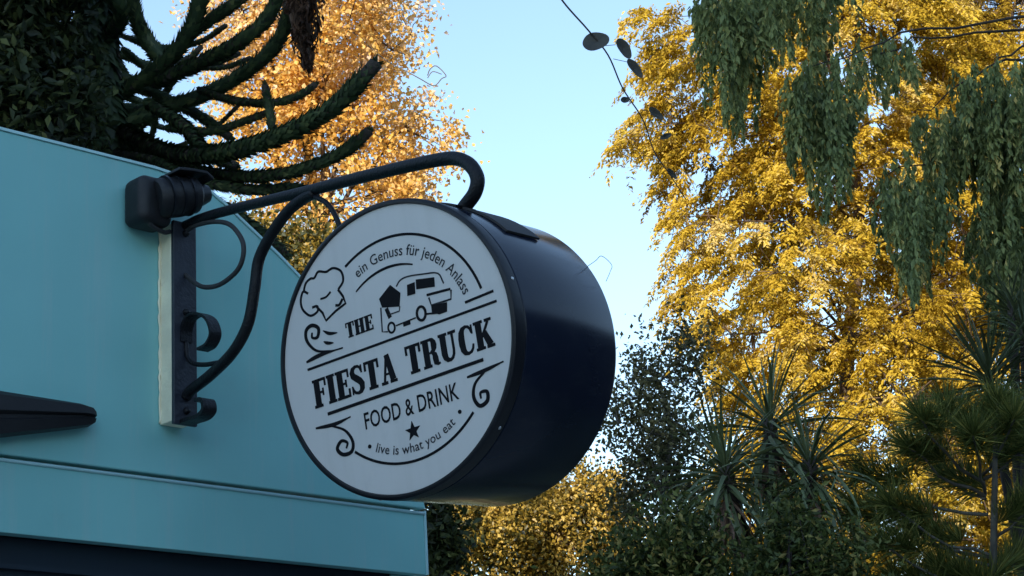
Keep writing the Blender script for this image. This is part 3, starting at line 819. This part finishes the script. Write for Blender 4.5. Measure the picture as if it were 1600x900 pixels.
# ---- golden trees on the right
def golden(name, label, px, depth, rad_, ztop, K, per, seed):
    a = at(px, 450, depth)
    base = ground_under(a); top = base + [0, 0, ztop]
    z0 = 3.0
    z = RNG.uniform(z0, ztop, K)
    th = RNG.uniform(0, 2 * math.pi, K)
    prof_ = np.clip(np.minimum(1.0, (ztop + 1.5 - z) / (ztop * 0.35)), 0.1, 1) * (0.88 + 0.12 * np.sin(z * 1.9 + seed) + 0.10 * np.sin(th * 3 + z * 0.8 + seed))
    r = rad_ * prof_ * np.sqrt(RNG.uniform(0.10, 1.0, K))
    c = np.stack([base[0] + r * np.cos(th), base[1] + r * np.sin(th), z - 0.12 * r], 1)
    nz = (np.sin(c[:, 0] * 3.1 + c[:, 2] * 1.7 + seed) + np.sin(c[:, 1] * 2.7 - c[:, 2] * 2.3 + seed * 2) + np.sin(c[:, 2] * 4.1 + c[:, 0] * 1.3 - c[:, 1]) + 0.8 * np.sin(c[:, 0] * 6.3 - c[:, 2] * 5.1)) / 3.8
    keep = nz > -0.50 + RNG.normal(0, .1, K)
    c, th, r, z = c[keep], th[keep], r[keep], z[keep]; K = len(c)
    if seed < 1:        # outlying sprays that break the left edge
        ex = np.array([at(x, y, 30 + RNG.normal(0, .6)) for x, y in ((985, 226), (1005, 218), (1030, 222), (1000, 30), (1022, 60), (1015, 110), (1040, 95), (1035, 20), (1060, 60), (1050, 140), (1030, 165), (1052, 330), (1065, 300), (1045, 285), (1070, 420), (1080, 380), (1062, 470), (1070, 200), (1060, 240)) for _ in range(3)])
        ex += RNG.normal(0, .10, ex.shape)
        c = np.concatenate([c, ex]); th = np.concatenate([th, RNG.normal(math.pi, .7, len(ex))]); r = np.concatenate([r, np.full(len(ex), rad_)]); K = len(c)
    ax = np.stack([np.cos(th), np.sin(th), np.full(K, -0.25)], 1) + RNG.normal(0, 0.35, (K, 3)) * [1, 1, .5]
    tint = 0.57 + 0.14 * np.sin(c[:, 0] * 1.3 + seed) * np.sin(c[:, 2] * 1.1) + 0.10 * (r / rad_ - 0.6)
    lv = frond_leaves(c, ax, 4, per // 4, 0.60, 0.18, (0.035, 0.10), 0.42, tint, 0.26)
    return make_tree(name, label, 'tree', base, top, c, lv, GOLD, M['bark'], 0.17, 46, True, 'golden trees behind the truck', low=0.12, rl=0.05, limbr=0.3)
golden('golden_tree', 'tall sunlit golden tree left of the hanging cypress, edge against the sky', 1338, 30.0, 3.05, 19.0, 2450, 290, 0.4)
golden('golden_tree', 'sunlit golden tree at the right edge behind the dark cypress', 1655, 32.0, 3.3, 19.0, 1900, 240, 2.1)

# ---- orange tree at upper left
def orange():
    D = 28.0
    c0 = at(482, 40, D)
    base = ground_under(at(490, 450, D)); top = np.array([base[0], base[1], c0[2] + 2.6])
    K = 470
    d = rand_dirs(K) * (RNG.uniform(0.12, 1.0, K) ** (1 / 2.4))[:, None]
    wob = 1 + 0.12 * np.sin(d[:, 2:] * 7 + 1) + 0.1 * np.sin(d[:, :1] * 6)
    c = c0 + d * [1.42, 1.5, 3.35] * wob
    extra = np.array([at(712, 205, D), at(700, 235, D), at(705, 255, D), at(660, 15, D), at(640, 90, D), at(690, 220, D)] + [at(RNG.uniform(580, 668), RNG.uniform(150, 330), D + RNG.normal(0, .5)) for _ in range(46)])
    c = np.concatenate([c, extra]); K = len(c)
    ax = np.concatenate([d, rand_dirs(52)]) * [1, 1, .4] + RNG.normal(0, .3, (K, 3))
    tint = 0.52 + 0.22 * (np.abs(c[:, 0] - c0[0]) / 1.7) + 0.10 * np.sin(c[:, 2] * 2.0)
    lv = cluster_leaves(c, 85, (0.20, 0.13, 0.12), ax, (0.05, 0.095), 0.75, 0.1, tint, 0.17, 0.2)
    return make_tree('orange_tree', 'sunlit orange autumn tree behind the monkey puzzle branches', 'tree', base, top, c, lv, ORANGE, M['bark'], 0.2, 26, True, low=0.3, rl=0.7)
orange()

def blob_tree(name, label, cat, spots, depth, K, per, leafL, aspect, lmat, bmat, sig, tint=0.5, tvar=0.25, r0=0.05, limbs=12, dspread=0.5, updir=0.3, low=0.1, thick=0.9):
    """spots: (photo x, y, half-width px, half-height px, weight); the crown is a union of ellipsoids in space"""
    k = depth / F_PX
    cs, tn, axs = [], [], []
    wsum = sum(s[4] for s in spots)
    for (x, y, rx, rz, w) in spots:
        n = max(3, int(K * w / wsum))
        d = rand_dirs(n) * (RNG.uniform(0.05, 1, n) ** (1 / 2.6))[:, None]
        c = at(x, y, depth + RNG.normal(0, 0.25)) + d * np.array([rx * k, max(rx, rz) * k * thick, rz * k])
        cs.append(c); axs.append(d)
    c = np.concatenate(cs); ax = np.concatenate(axs) * [1, 1, .5] + RNG.normal(0, .3, (len(c), 3))
    cx_ = c.mean(0)
    base = np.array([cx_[0], cx_[1], 0.0]); top = np.array([cx_[0], cx_[1], np.percentile(c[:, 2], 85)])
    lv = cluster_leaves(c, per, sig, ax, leafL, aspect, 0.15, tint, tvar, updir)
    return make_tree(name, label, cat, base, top, c, lv, lmat, bmat, r0, limbs, True, low=low, rl=0.6)

# ---- small olive-gold tree seen through the bracket
blob_tree('small_tree', 'dull green and gold small tree seen between bracket and sign', 'tree', [(470, 420, 75, 95, 1), (410, 400, 60, 70, .6), (560, 500, 90, 110, .7)], 24.0, 150, 110, (0.05, 0.09), 0.7, OLIVE, M['bark'], (0.16, 0.12, 0.10), 0.5, 0.3, 0.08)
# ---- yellow-green bush under the sign
blob_tree('yellow_tree', 'yellow green sunlit tree below the sign beside the truck corner', 'tree', [(750, 880, 110, 85, 1), (880, 830, 95, 75, .9), (930, 790, 70, 55, .5), (980, 880, 60, 90, .5), (820, 960, 190, 90, .8), (775, 815, 75, 45, .5), (850, 800, 60, 35, .35), (710, 830, 60, 40, .35)], 33.0, 360, 150, (0.05, 0.10), 0.7, leaf_mat('yellow_green_leaf', [(0.0, (0.03, 0.035, 0.01)), (0.3, (0.11, 0.09, 0.018)), (0.6, (0.38, 0.25, 0.03)), (1.0, (0.60, 0.42, 0.10))], 0.3, 0.04), M['bark'], (0.20, 0.16, 0.14), 0.58, 0.46, 0.14)
blob_tree('laurel_bush', 'dark green bush at the truck corner under the sign', 'bush', [(684, 828, 24, 48, 1), (690, 870, 30, 50, .8), (695, 930, 45, 60, .8)], 16.0, 60, 60, (0.06, 0.10), 0.45, DARKG, M['bark_dark'], (0.09, 0.08, 0.07), 0.5, 0.25, 0.04, 6)

# ---- grey-green open tree between the sign and the palms
blob_tree('open_tree', 'thin grey green tree with open crown against pale sky right of sign', 'tree', [(1000, 600, 42, 70, .5), (1040, 660, 55, 130, 1.1), (985, 690, 45, 60, .35), (1075, 560, 40, 60, .5), (1010, 780, 60, 90, .8), (1080, 720, 60, 120, .9), (960, 640, 22, 40, .12)], 15.5, 150, 55, (0.03, 0.055), 0.6, GREY, M['bark_grey'], (0.10, 0.09, 0.085), 0.5, 0.3, 0.05, 16)
# ---- shaded bush in front of the palms
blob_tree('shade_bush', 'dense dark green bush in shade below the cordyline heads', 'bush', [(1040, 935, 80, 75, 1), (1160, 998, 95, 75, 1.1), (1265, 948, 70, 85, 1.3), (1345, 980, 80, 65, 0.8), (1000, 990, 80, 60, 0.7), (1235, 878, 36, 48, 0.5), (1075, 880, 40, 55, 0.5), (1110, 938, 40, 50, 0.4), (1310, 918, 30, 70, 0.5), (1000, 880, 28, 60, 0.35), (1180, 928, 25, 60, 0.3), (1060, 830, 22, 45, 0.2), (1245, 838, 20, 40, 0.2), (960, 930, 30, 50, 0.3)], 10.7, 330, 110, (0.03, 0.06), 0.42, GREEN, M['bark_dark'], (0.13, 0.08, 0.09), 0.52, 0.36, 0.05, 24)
# ---- dark foliage at the upper left corner
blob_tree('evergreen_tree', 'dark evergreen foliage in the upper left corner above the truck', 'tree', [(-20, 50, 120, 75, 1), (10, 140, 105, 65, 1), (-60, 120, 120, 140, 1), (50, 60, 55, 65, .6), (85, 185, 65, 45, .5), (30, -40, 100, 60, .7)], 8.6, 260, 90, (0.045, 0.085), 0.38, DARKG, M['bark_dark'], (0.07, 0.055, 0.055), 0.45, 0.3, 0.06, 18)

# ---- monkey puzzle
mk = empty('monkey_puzzle_tree', ground_under(at(165, 300, 9.2)))
tag(mk, 'dark monkey puzzle tree with thick upcurved rope like branches above the truck', 'tree')
MKB = np.array(mk.location)
def scaled_branch(pts, r, name='branch', density=1.0, tint=0.45, ends=0.72):
    """rope-like limb clad in overlapping pointed scales"""
    c = np.array(catmull(pts, 10))
    seg = np.linalg.norm(np.diff(c, axis=0), axis=1); ln = seg.sum()
    s = np.concatenate([[0], np.cumsum(seg)])
    n = int(ln / 0.0075 * 5 * density)
    u = np.sort(RNG.uniform(0, ln, n))
    P = np.stack([np.interp(u, s, c[:, k]) for k in range(3)], 1)
    e = 0.02
    T = unit(np.stack([np.interp(np.minimum(u + e, ln), s, c[:, k]) - np.interp(np.maximum(u - e, 0), s, c[:, k]) for k in range(3)], 1))
    A = unit(np.cross(T, np.array([0.3, 0.2, 1.0]))); B = np.cross(T, A)
    ph = np.arange(n) * 2.39996 + RNG.normal(0, .2, n)
    rad_dir = A * np.cos(ph)[:, None] + B * np.sin(ph)[:, None]
    taper = np.clip((ln - u) / (r * 1.6), 0.35, 1)
    rr_ = r * ends * taper
    ax = unit(T * 0.95 + rad_dir * 0.55 + RNG.normal(0, .08, (n, 3)))
    cen = P + rad_dir * rr_[:, None] * 0.78
    me = leaf_mesh(name, cen - MKB, ax, rad_dir, r * RNG.uniform(0.75, 1.55, n), r * 0.60, tint + RNG.normal(0, .22, n), -0.12)
    o = link_mesh(name, me, MONKEY, mk)
    o['kind'] = 'stuff'
    core = MB(); core.tube([q - MKB for q in c[::3]] + [c[-1] - MKB], [r * ends * 0.72] * len(c[::3]) + [r * .25], 8)
    core.build('branch_core', M['bark_dark'], mk, smooth=True)
    return o
trunk = MB()
tpts = [ground_under(at(165, 300, 9.2)), at(168, 420, 9.2), at(165, 250, 9.2), at(155, 120, 9.2), at(150, 0, 9.2), at(148, -200, 9.2)]
trunk.tube([q - MKB for q in catmull(tpts, 5)], [0.115] * 11 + [0.10] * 15, 14)
trunk.build('trunk', M['bark_dark'], mk, smooth=True)
scaled_branch([at(160, -160, 9.2), at(152, -20, 9.15), at(158, 120, 9.15), at(175, 250, 9.15), at(180, 330, 9.2)], 0.125, 'clad_stem', 0.9, 0.3)
D9 = 9.0
for pts, r in (
    ([(190, 205, 9.1), (260, 238, 8.8), (340, 240, 8.6), (430, 215, 8.5), (510, 175, 8.45), (560, 130, 8.45), (588, 98, 8.45)], .058),
    ([(210, 225, 9.1), (290, 262, 8.9), (370, 276, 8.7), (450, 270, 8.6), (520, 246, 8.6), (558, 222, 8.6), (577, 204, 8.6)], .042),
    ([(200, 190, 9.2), (270, 165, 9.3), (340, 138, 9.4), (400, 100, 9.4), (440, 55, 9.4), (462, -20, 9.4)], .052),
    ([(180, 150, 9.2), (230, 120, 9.2), (275, 80, 9.2), (305, 30, 9.2), (318, -40, 9.2)], .058),
    ([(255, 95, 9.2), (235, 70, 9.3), (215, 35, 9.3), (200, -30, 9.3)], .052),
    ([(240, 130, 9.2), (310, 100, 9.1), (375, 65, 9.0), (420, 25, 9.0), (440, -30, 9.0)], .050),
    ([(310, 140, 9.3), (370, 158, 9.2), (430, 160, 9.1), (470, 148, 9.1), (495, 130, 9.1)], .030),
    ([(425, 200, 8.55), (420, 165, 8.6), (413, 128, 8.6)], .030),
    ([(180, 240, 9.0), (240, 250, 8.8), (310, 282, 8.7), (390, 296, 8.7), (450, 294, 8.7), (495, 300, 8.7)], .038),
    ([(230, 160, 9.0), (285, 195, 8.9), (320, 235, 8.8), (370, 262, 8.8)], .045),
    ([(150, 230, 9.3), (230, 245, 9.3), (300, 300, 9.3), (350, 325, 9.3), (400, 360, 9.3), (450, 400, 9.3)], .050),
    ([(160, 100, 9.1), (120, 60, 9.0), (80, 55, 8.9), (40, 30, 8.9)], .055),
    ([(160, 180, 9.1), (110, 190, 9.0), (60, 170, 8.9), (10, 175, 8.9)], .055),
    ([(165, 60, 9.1), (190, 20, 9.0), (160, -30, 9.0)], .055),
    ([(170, 220, 9.0), (120, 235, 8.9), (70, 228, 8.9), (30, 215, 8.9)], .045),
    ([(260, 200, 9.2), (330, 205, 9.2), (380, 190, 9.2), (420, 175, 9.2)], .030),
    ([(190, 120, 9.3), (250, 150, 9.4), (310, 180, 9.5), (360, 215, 9.5)], .040),
    ([(300, 50, 9.3), (345, 20, 9.3), (390, -10, 9.3)], .045)):
    scaled_branch([at(*q) for q in pts], r * 1.06, 'branch')
for i in range(16):
    a_ = RNG.uniform(0, 1)
    x0, y0 = 170 + 40 * RNG.uniform(-1, 1), RNG.uniform(40, 240)
    x1 = RNG.uniform(240, 420); y1 = y0 + RNG.uniform(-90, 60)
    d0 = RNG.uniform(9.4, 10.6)
    scaled_branch([at(x0, y0, 9.4), at(x0 * .6 + x1 * .4, y0 * .6 + y1 * .4 + 22, d0), at(x0 * .25 + x1 * .75, y0 * .25 + y1 * .75 + 16, d0), at(x1, y1 - 10, d0)], RNG.uniform(.018, .032), 'branch')
dd = MB()
dpts = [at(470, -30, 9.3), at(462, 20, 9.3), at(470, 60, 9.3), at(483, 105, 9.3)]
dd.tube([q - MKB for q in catmull(dpts, 6)], np.linspace(.040, .012, 19).tolist(), 9)
db = dd.build('dead_branch', M['dead'], mk, smooth=True)
db['label'] = 'brown dead hanging branch'
n = 900
u = RNG.uniform(0, 1, n); base_ = np.array([at(468 + 14 * q, -30 + 135 * q, 9.3) for q in u])
cen = base_ + RNG.normal(0, .045, (n, 3)) * (1.15 - u)[:, None]
fr = link_mesh('dead_scales', leaf_mesh('dead_scales', cen - MKB, unit(RNG.normal(0, .4, (n, 3)) + [0, 0, -1.0]), rand_dirs(n), RNG.uniform(.035, .10, n), .016, RNG.uniform(0, 1, n)), leaf_mat('dead_scale', [(0, (0.025, 0.014, 0.01)), (1, (0.10, 0.05, 0.03))], .1, .02), db)
fr['kind'] = 'stuff'

# ---- weeping cypress
cy_base = ground_under(at(1735, 300, 14.0))
cyp = empty('weeping_cypress', cy_base)
tag(cyp, 'dark green weeping cypress with hanging curtains of foliage at right', 'tree')
mb = MB()
ctop = at(1725, -500, 14.0)
mb.tube([np.zeros(3), (at(1738, 600, 14.0) - cy_base), (at(1732, 200, 14) - cy_base), (ctop - cy_base)], [.20, .17, .13, .06], 10)
mb.build('trunk', M['bark'], cyp, smooth=True)
strands_all = []
def curtain(path, x0, x1, ytop, ybot, nst, dep, dens=1.0, taper=0.35):
    """a limb and the strands of foliage hanging from it"""
    lb = MB()
    lp = [at(*q) - cy_base for q in catmull(path, 6)]
    lp = [q + (RNG.normal(0, .018, 3) if 0 < i else 0) for i, q in enumerate(lp)]
    lb.tube(lp, np.linspace(.013, .003, len(lp)).tolist(), 7)
    lb.build('limb', M['bark_dark'], cyp, smooth=True)
    k = dep / F_PX
    C_, D_, N_, L_, T_ = [], [], [], [], []
    for i in range(nst):
        fx = RNG.beta(1.3, 1.3)
        x = x0 + (x1 - x0) * fx
        mid = 1 - abs(fx - 0.5) * 2
        yt = ytop + RNG.normal(0, 12) + (1 - mid) * 10 + RNG.uniform(0, .35) * (ybot - ytop)
        yb = ytop + (ybot - ytop) * np.clip(RNG.uniform(0.45, 1.0) * (taper + (1 - taper) * mid ** .6) * 1.12, .2, 1.05)
        if yb < yt + 25: yb = yt + 25
        dp = dep + RNG.normal(0, .22)
        a, b = at(x, yt, dp), at(x + RNG.normal(0, 9), yb, dp + RNG.normal(0, .04))
        ln = np.linalg.norm(b - a)
        m = int(ln / 0.0070 * dens)
        t = RNG.uniform(0, 1, m)
        sw = RNG.normal(0, 1, 2)
        pos = a + (b - a) * t[:, None]
        pos[:, :2] += sw * 0.018 * np.sin(t * 3.0)[:, None]
        spread = 0.050 * np.sin(np.pi * np.clip(t * .85 + .1, 0, 1)) + .004
        off = rand_dirs(m) * spread[:, None] * RNG.uniform(.2, 1, m)[:, None]
        C_.append(pos + off); D_.append(unit(off * 16 + np.array([0, 0, -1.0]) + RNG.normal(0, .22, (m, 3))))
        N_.append(rand_dirs(m)); L_.append(RNG.uniform(.030, .080, m)); T_.append(0.48 + RNG.normal(0, .14) + RNG.normal(0, .16, m) + 0.12 * t)
    L2 = np.concatenate(L_)
    o = link_mesh('foliage', leaf_mesh('foliage', np.concatenate(C_) - cy_base, np.concatenate(D_), np.concatenate(N_), L2, L2 * .38, np.concatenate(T_)), CYP, cyp)
    o['kind'] = 'stuff'
for a in (
    ([(1725, -148, 14.0), (1400, -70, 13.6), (1130, -40, 13.2)], 1085, 1218, -50, 215, 95, 13.2),
    ([(1725, -117, 14.0), (1430, -46, 13.8), (1210, -20, 13.6)], 1180, 1345, -60, 120, 54, 13.6),
    ([(1725, 15, 14.0), (1450, 46, 13.5), (1260, 110, 13.1)], 1225, 1345, 90, 345, 85, 13.1),
    ([(1725, 46, 14.0), (1480, 54, 13.9), (1330, 100, 13.8)], 1320, 1440, 60, 170, 35, 13.8),
    ([(1725, 148, 14.0), (1520, 220, 13.4), (1385, 275, 13.0)], 1368, 1490, 255, 475, 72, 13.0),
    ([(1725, 54, 14.0), (1590, 74, 13.6), (1530, 150, 13.3)], 1490, 1640, 95, 390, 115, 13.3),
    ([(1725, 101, 14.0), (1550, 109, 13.5), (1440, 180, 13.4)], 1425, 1540, 165, 310, 70, 13.4),
    ([(1725, 260, 14.0), (1600, 280, 13.5), (1540, 310, 13.3)], 1520, 1650, 300, 560, 90, 13.3)):
    curtain(*a)

# ---- cordylines: every blade is its own leaf
def blade_mesh(name, L, w, curl, twist=0.0):
    n = 9
    v, fs = [], []
    ang = 0.0; x = z = 0.0
    for i in range(n + 1):
        t = i / n
        hw = w * 0.5 * (0.55 + 0.9 * t if t < .5 else 1.0) * (1 - max(0, t - .45) / .55) ** .8 + 0.0006
        v += [(x, -hw, z + hw * .45), (x, 0, z), (x, hw, z + hw * .45)]
        ang -= curl / n * (0.25 + 1.5 * t)
        x += L / n * math.cos(ang); z += L / n * math.sin(ang)
    for i in range(n):
        for k in (0, 1):
            fs.append((i * 3 + k, i * 3 + k + 1, i * 3 + 4 + k, i * 3 + 3 + k))
    me = bpy.data.meshes.new(name); me.from_pydata(v, [], fs); me.update()
    me.polygons.foreach_set('use_smooth', [True] * len(me.polygons))
    return me
BL = [blade_mesh('leaf', 1.0, 0.034, c) for c in (0.35, 0.9, 1.5, 2.1)]
BL2 = [blade_mesh('leaf', 1.0, 0.042, c) for c in (0.15, 0.5, 0.9)]
for m_ in BL: m_.materials.append(BLADE)
for m_ in BL2: m_.materials.append(BLADE2)
BD = [blade_mesh('dead_leaf', 1.0, 0.05, c) for c in (0.3, 0.7)]
for m_ in BD: m_.materials.append(M['dead'])
def blade(parent, me, org, az, el, length, roll, name='leaf'):
    o = bpy.data.objects.new(name, me); COL.objects.link(o); o.parent = parent
    o.matrix_local = Matrix.Translation(Vector(org)) @ Matrix.Rotation(az, 4, 'Z') @ Matrix.Rotation(-el, 4, 'Y') @ Matrix.Rotation(roll, 4, 'X') @ Matrix.Diagonal((length, length, length, 1))
    return o
def cordyline(name, label, heads, base_px, depth, meshes, dead=True, cat='cordyline', sr=0.06):
    b = ground_under(at(base_px, 800, depth))
    root = empty(name, b); tag(root, label, cat)
    st = MB()
    fork = np.array([0, 0, 0.0])
    for (x, y, dp, Lf, cnt, lo) in heads:
        h = at(x, y, dp) - b
        f0 = np.array([h[0] * .25, h[1] * .25, max(0.5, h[2] - 1.1)])
        st.tube([fork, np.array([0, 0, f0[2] * .6]), f0, h * [.8, .8, 1] - [0, 0, .4], h + [0, 0, .05]], [sr * 1.5, sr * 1.3, sr * 1.1, sr, sr * .7], 9)
    st.build('stem', M['bark_dark'], root, smooth=True)
    for (x, y, dp, Lf, cnt, lo) in heads:
        h = at(x, y, dp) - b
        for i in range(cnt):
            az = i * 2.39996 + random.uniform(-.25, .25)
            t = (i + .5) / cnt
            el = math.asin(max(-.85, min(.985, math.sin(rad(lo)) + (0.985 - math.sin(rad(lo))) * t))) + rad(random.uniform(-9, 9))
            k = min(len(meshes) - 1, int((1 - t) * len(meshes) + random.uniform(-.5, .6))); k = max(0, k)
            blade(root, meshes[k], h + np.array([0, 0, -.10 + .14 * t]), az, el, Lf * random.uniform(.72, 1.08) * (1 - .30 * t * t), random.uniform(-.7, .7))
        if dead:
            for i in range(36):
                blade(root, BD[i % 2], h - np.array([0, 0, .14]), random.uniform(0, 6.28), rad(random.uniform(-80, -35)), Lf * random.uniform(.4, .75), random.uniform(-.6, .6), 'dead_leaf')
    return root
cordyline('cordyline', 'spiky green cordyline with sword leaf heads and brown skirt, lower right', [(1204, 668, 12.0, .80, 98, -50), (1134, 740, 11.6, .80, 98, -50), (1266, 732, 11.6, .76, 98, -50)], 1200, 11.9, BL)
cordyline('cordyline', 'dark spiky cordyline against gold leaves below the hanging cypress', [(1545, 590, 12.2, .68, 78, -20), (1600, 520, 12.4, .6, 60, -30), (1580, 480, 12.8, .5, 50, -10)], 1590, 12.3, BL2, False, sr=0.03)

# ---- young pine at lower right
pb = ground_under(at(1553, 880, 11.5))
pine = empty('young_pine', pb)
tag(pine, 'slender young pine with long needle tufts in the lower right corner', 'tree')
st = MB(); ptop = at(1556, 640, 11.5)
st.tube([np.zeros(3), at(1552, 900, 11.5) - pb, at(1554, 780, 11.5) - pb, ptop - pb], [.045, .022, .019, .009], 9)
tips = [(1440, 655, 11.2), (1480, 640, 11.6), (1420, 700, 11.4), (1585, 655, 11.3), (1560, 630, 11.5), (1610, 690, 11.6), (1390, 790, 11.3), (1430, 830, 11.5), (1350, 745, 11.7), (1340, 800, 11.5), (1475, 745, 11.8), (1380, 850, 11.2),
        (1470, 890, 11.4), (1590, 870, 11.6), (1620, 780, 11.4), (1400, 905, 11.3), (1520, 680, 11.2), (1500, 905, 11.5)]
C_, D_, L_ = [], [], []
for i, (x, y, dp) in enumerate(tips):
    tip = at(x, y, dp) - pb
    hz = np.clip(tip[2] - .12 - .22 * np.linalg.norm(tip[:2]), .5, ptop[2] - .05)
    sub_branch(st, np.array([0, 0, hz]), tip, .011, .006, -.06, 6, 5, .05)
    out = unit(tip * [1, 1, 0.0] + [0, 0, .12])
    for j in range(6):
        o0 = tip - out * .055 * j
        m = 85
        dr = unit(rand_dirs(m) * 0.85 + out * 0.75 + [0, 0, .28])
        L = RNG.uniform(.14, .26, m)
        C_.append(o0 + dr * L[:, None] * .5); D_.append(dr); L_.append(L)
st.build('trunk', M['bark_grey'], pine, smooth=True)
L2 = np.concatenate(L_); nn_ = len(L2)
o = link_mesh('needles', leaf_mesh('needles', np.concatenate(C_), np.concatenate(D_), rand_dirs(nn_), L2, .0065, RNG.normal(.5, .25, nn_)), NEEDLE, pine)
o['kind'] = 'stuff'

# ---- added unseen wood keeping the bright horizon out of the drum's underside
n = 60000
th = RNG.uniform(0, 2 * math.pi, n); rr_ = RNG.uniform(46, 56, n)
hgt = 7.2 + 0.6 * np.sin(th * 9) + 0.4 * np.sin(th * 23 + 1)
cen = np.stack([rr_ * np.sin(th), rr_ * np.cos(th), RNG.uniform(0, 1, n) ** .7 * hgt], 1)
fw_ = link_mesh('horizon_screen', leaf_mesh('horizon_screen', cen, rand_dirs(n), rand_dirs(n), RNG.uniform(.5, 1.0, n), RNG.uniform(.4, .7, n), RNG.normal(.5, .25, n)), GREEN)
tag(fw_, 'added unseen belt of low wood blocking the bright horizon', 'wood', kind='stuff')

# ---- thin twig with a few leaves against the sky
DT = 6.5
tb_ = at(880, -40, DT)
tw = empty('hanging_twig', at(850, -60, DT))
tag(tw, 'thin hanging twig with a few dark oval leaves against the sky', 'twig')
tw0 = np.array(tw.location)
path = catmull([at(840, -60, DT), at(878, 0, DT), at(918, 46, DT), at(950, 86, DT), at(973, 138, DT), at(1004, 186, DT), at(1022, 236, DT), at(1046, 272, DT), at(1072, 312, DT)], 6)
MB().tube([q - tw0 for q in path], np.linspace(.0032, .0016, len(path)).tolist(), 6).build('stem', M['bark_dark'], tw, smooth=True)
def oval_leaf(x, y, lx, wx, ang, tilt=0.4):
    k = DT / F_PX
    n = 24
    v = [(0, 0, .0012), (0, 0, -.0012)]
    for i in range(n):
        a = 2 * math.pi * i / n
        c_, s_ = math.cos(a), math.sin(a)
        v.append((c_ * lx * k * .5 * (1 + .15 * max(0, c_)), s_ * wx * k * .5 * (1 + .05 * math.sin(a * 3 + lx)), .010 * s_ * s_ + .008 * c_ * c_))
    fs = []
    for i in range(n):
        j = (i + 1) % n
        fs += [(0, 2 + i, 2 + j), (1, 2 + j, 2 + i)]
    me = bpy.data.meshes.new('leaf'); me.from_pydata(v, [], fs); me.update()
    o = link_mesh('leaf', me, TWIGLEAF, tw)
    X = RT * math.cos(rad(ang)) + UP * math.sin(rad(ang)); Y = -RT * math.sin(rad(ang)) + UP * math.cos(rad(ang))
    Y = Y * math.cos(tilt) + FW * math.sin(tilt); Z = np.cross(X, Y)
    q = at(x, y, DT) - tw0
    o.matrix_local = Matrix(((X[0], Y[0], Z[0], q[0]), (X[1], Y[1], Z[1], q[1]), (X[2], Y[2], Z[2], q[2]), (0, 0, 0, 1)))
for a in ((930, 67, 40, 32, 15), (973, 76, 34, 20, -58), (990, 107, 34, 16, -52), (976, 158, 13, 11, 0), (1023, 178, 26, 14, -40), (1040, 215, 18, 10, 20), (1048, 272, 20, 9, -50)):
    oval_leaf(*a)
st = MB()
for a, b in (((940, 72), (962, 70)), ((958, 92), (985, 98)), ((985, 152), (980, 156)), ((1000, 172), (1018, 174)), ((1020, 222), (1038, 214))):
    st.tube([at(a[0], a[1], DT) - tw0, at(b[0], b[1], DT) - tw0], .0011, 5)
st.build('leaf_stalk', M['bark_dark'], tw)

# ---- twig at the edge of the orange tree
DT2 = 27.0
t2 = empty('bare_twig', at(640, 108, DT2))
tag(t2, 'thin bare twig with curled tip beside orange leaves against the sky', 'twig')
t20 = np.array(t2.location)
g2 = MB()
g2.tube([q - t20 for q in catmull([at(540, 40, DT2), at(600, 92, DT2), at(640, 114, DT2), at(658, 124, DT2), at(678, 134, DT2), at(690, 123, DT2), at(697, 118, DT2), at(682, 103, DT2), at(672, 108, DT2), at(668, 118, DT2)], 4)], .0075, 5)
g2.tube([q - t20 for q in catmull([at(668, 122, DT2), at(676, 112, DT2), at(690, 116, DT2)], 5)], .0065, 5)
g2.build('stem', M['bark_grey'], t2, smooth=True)
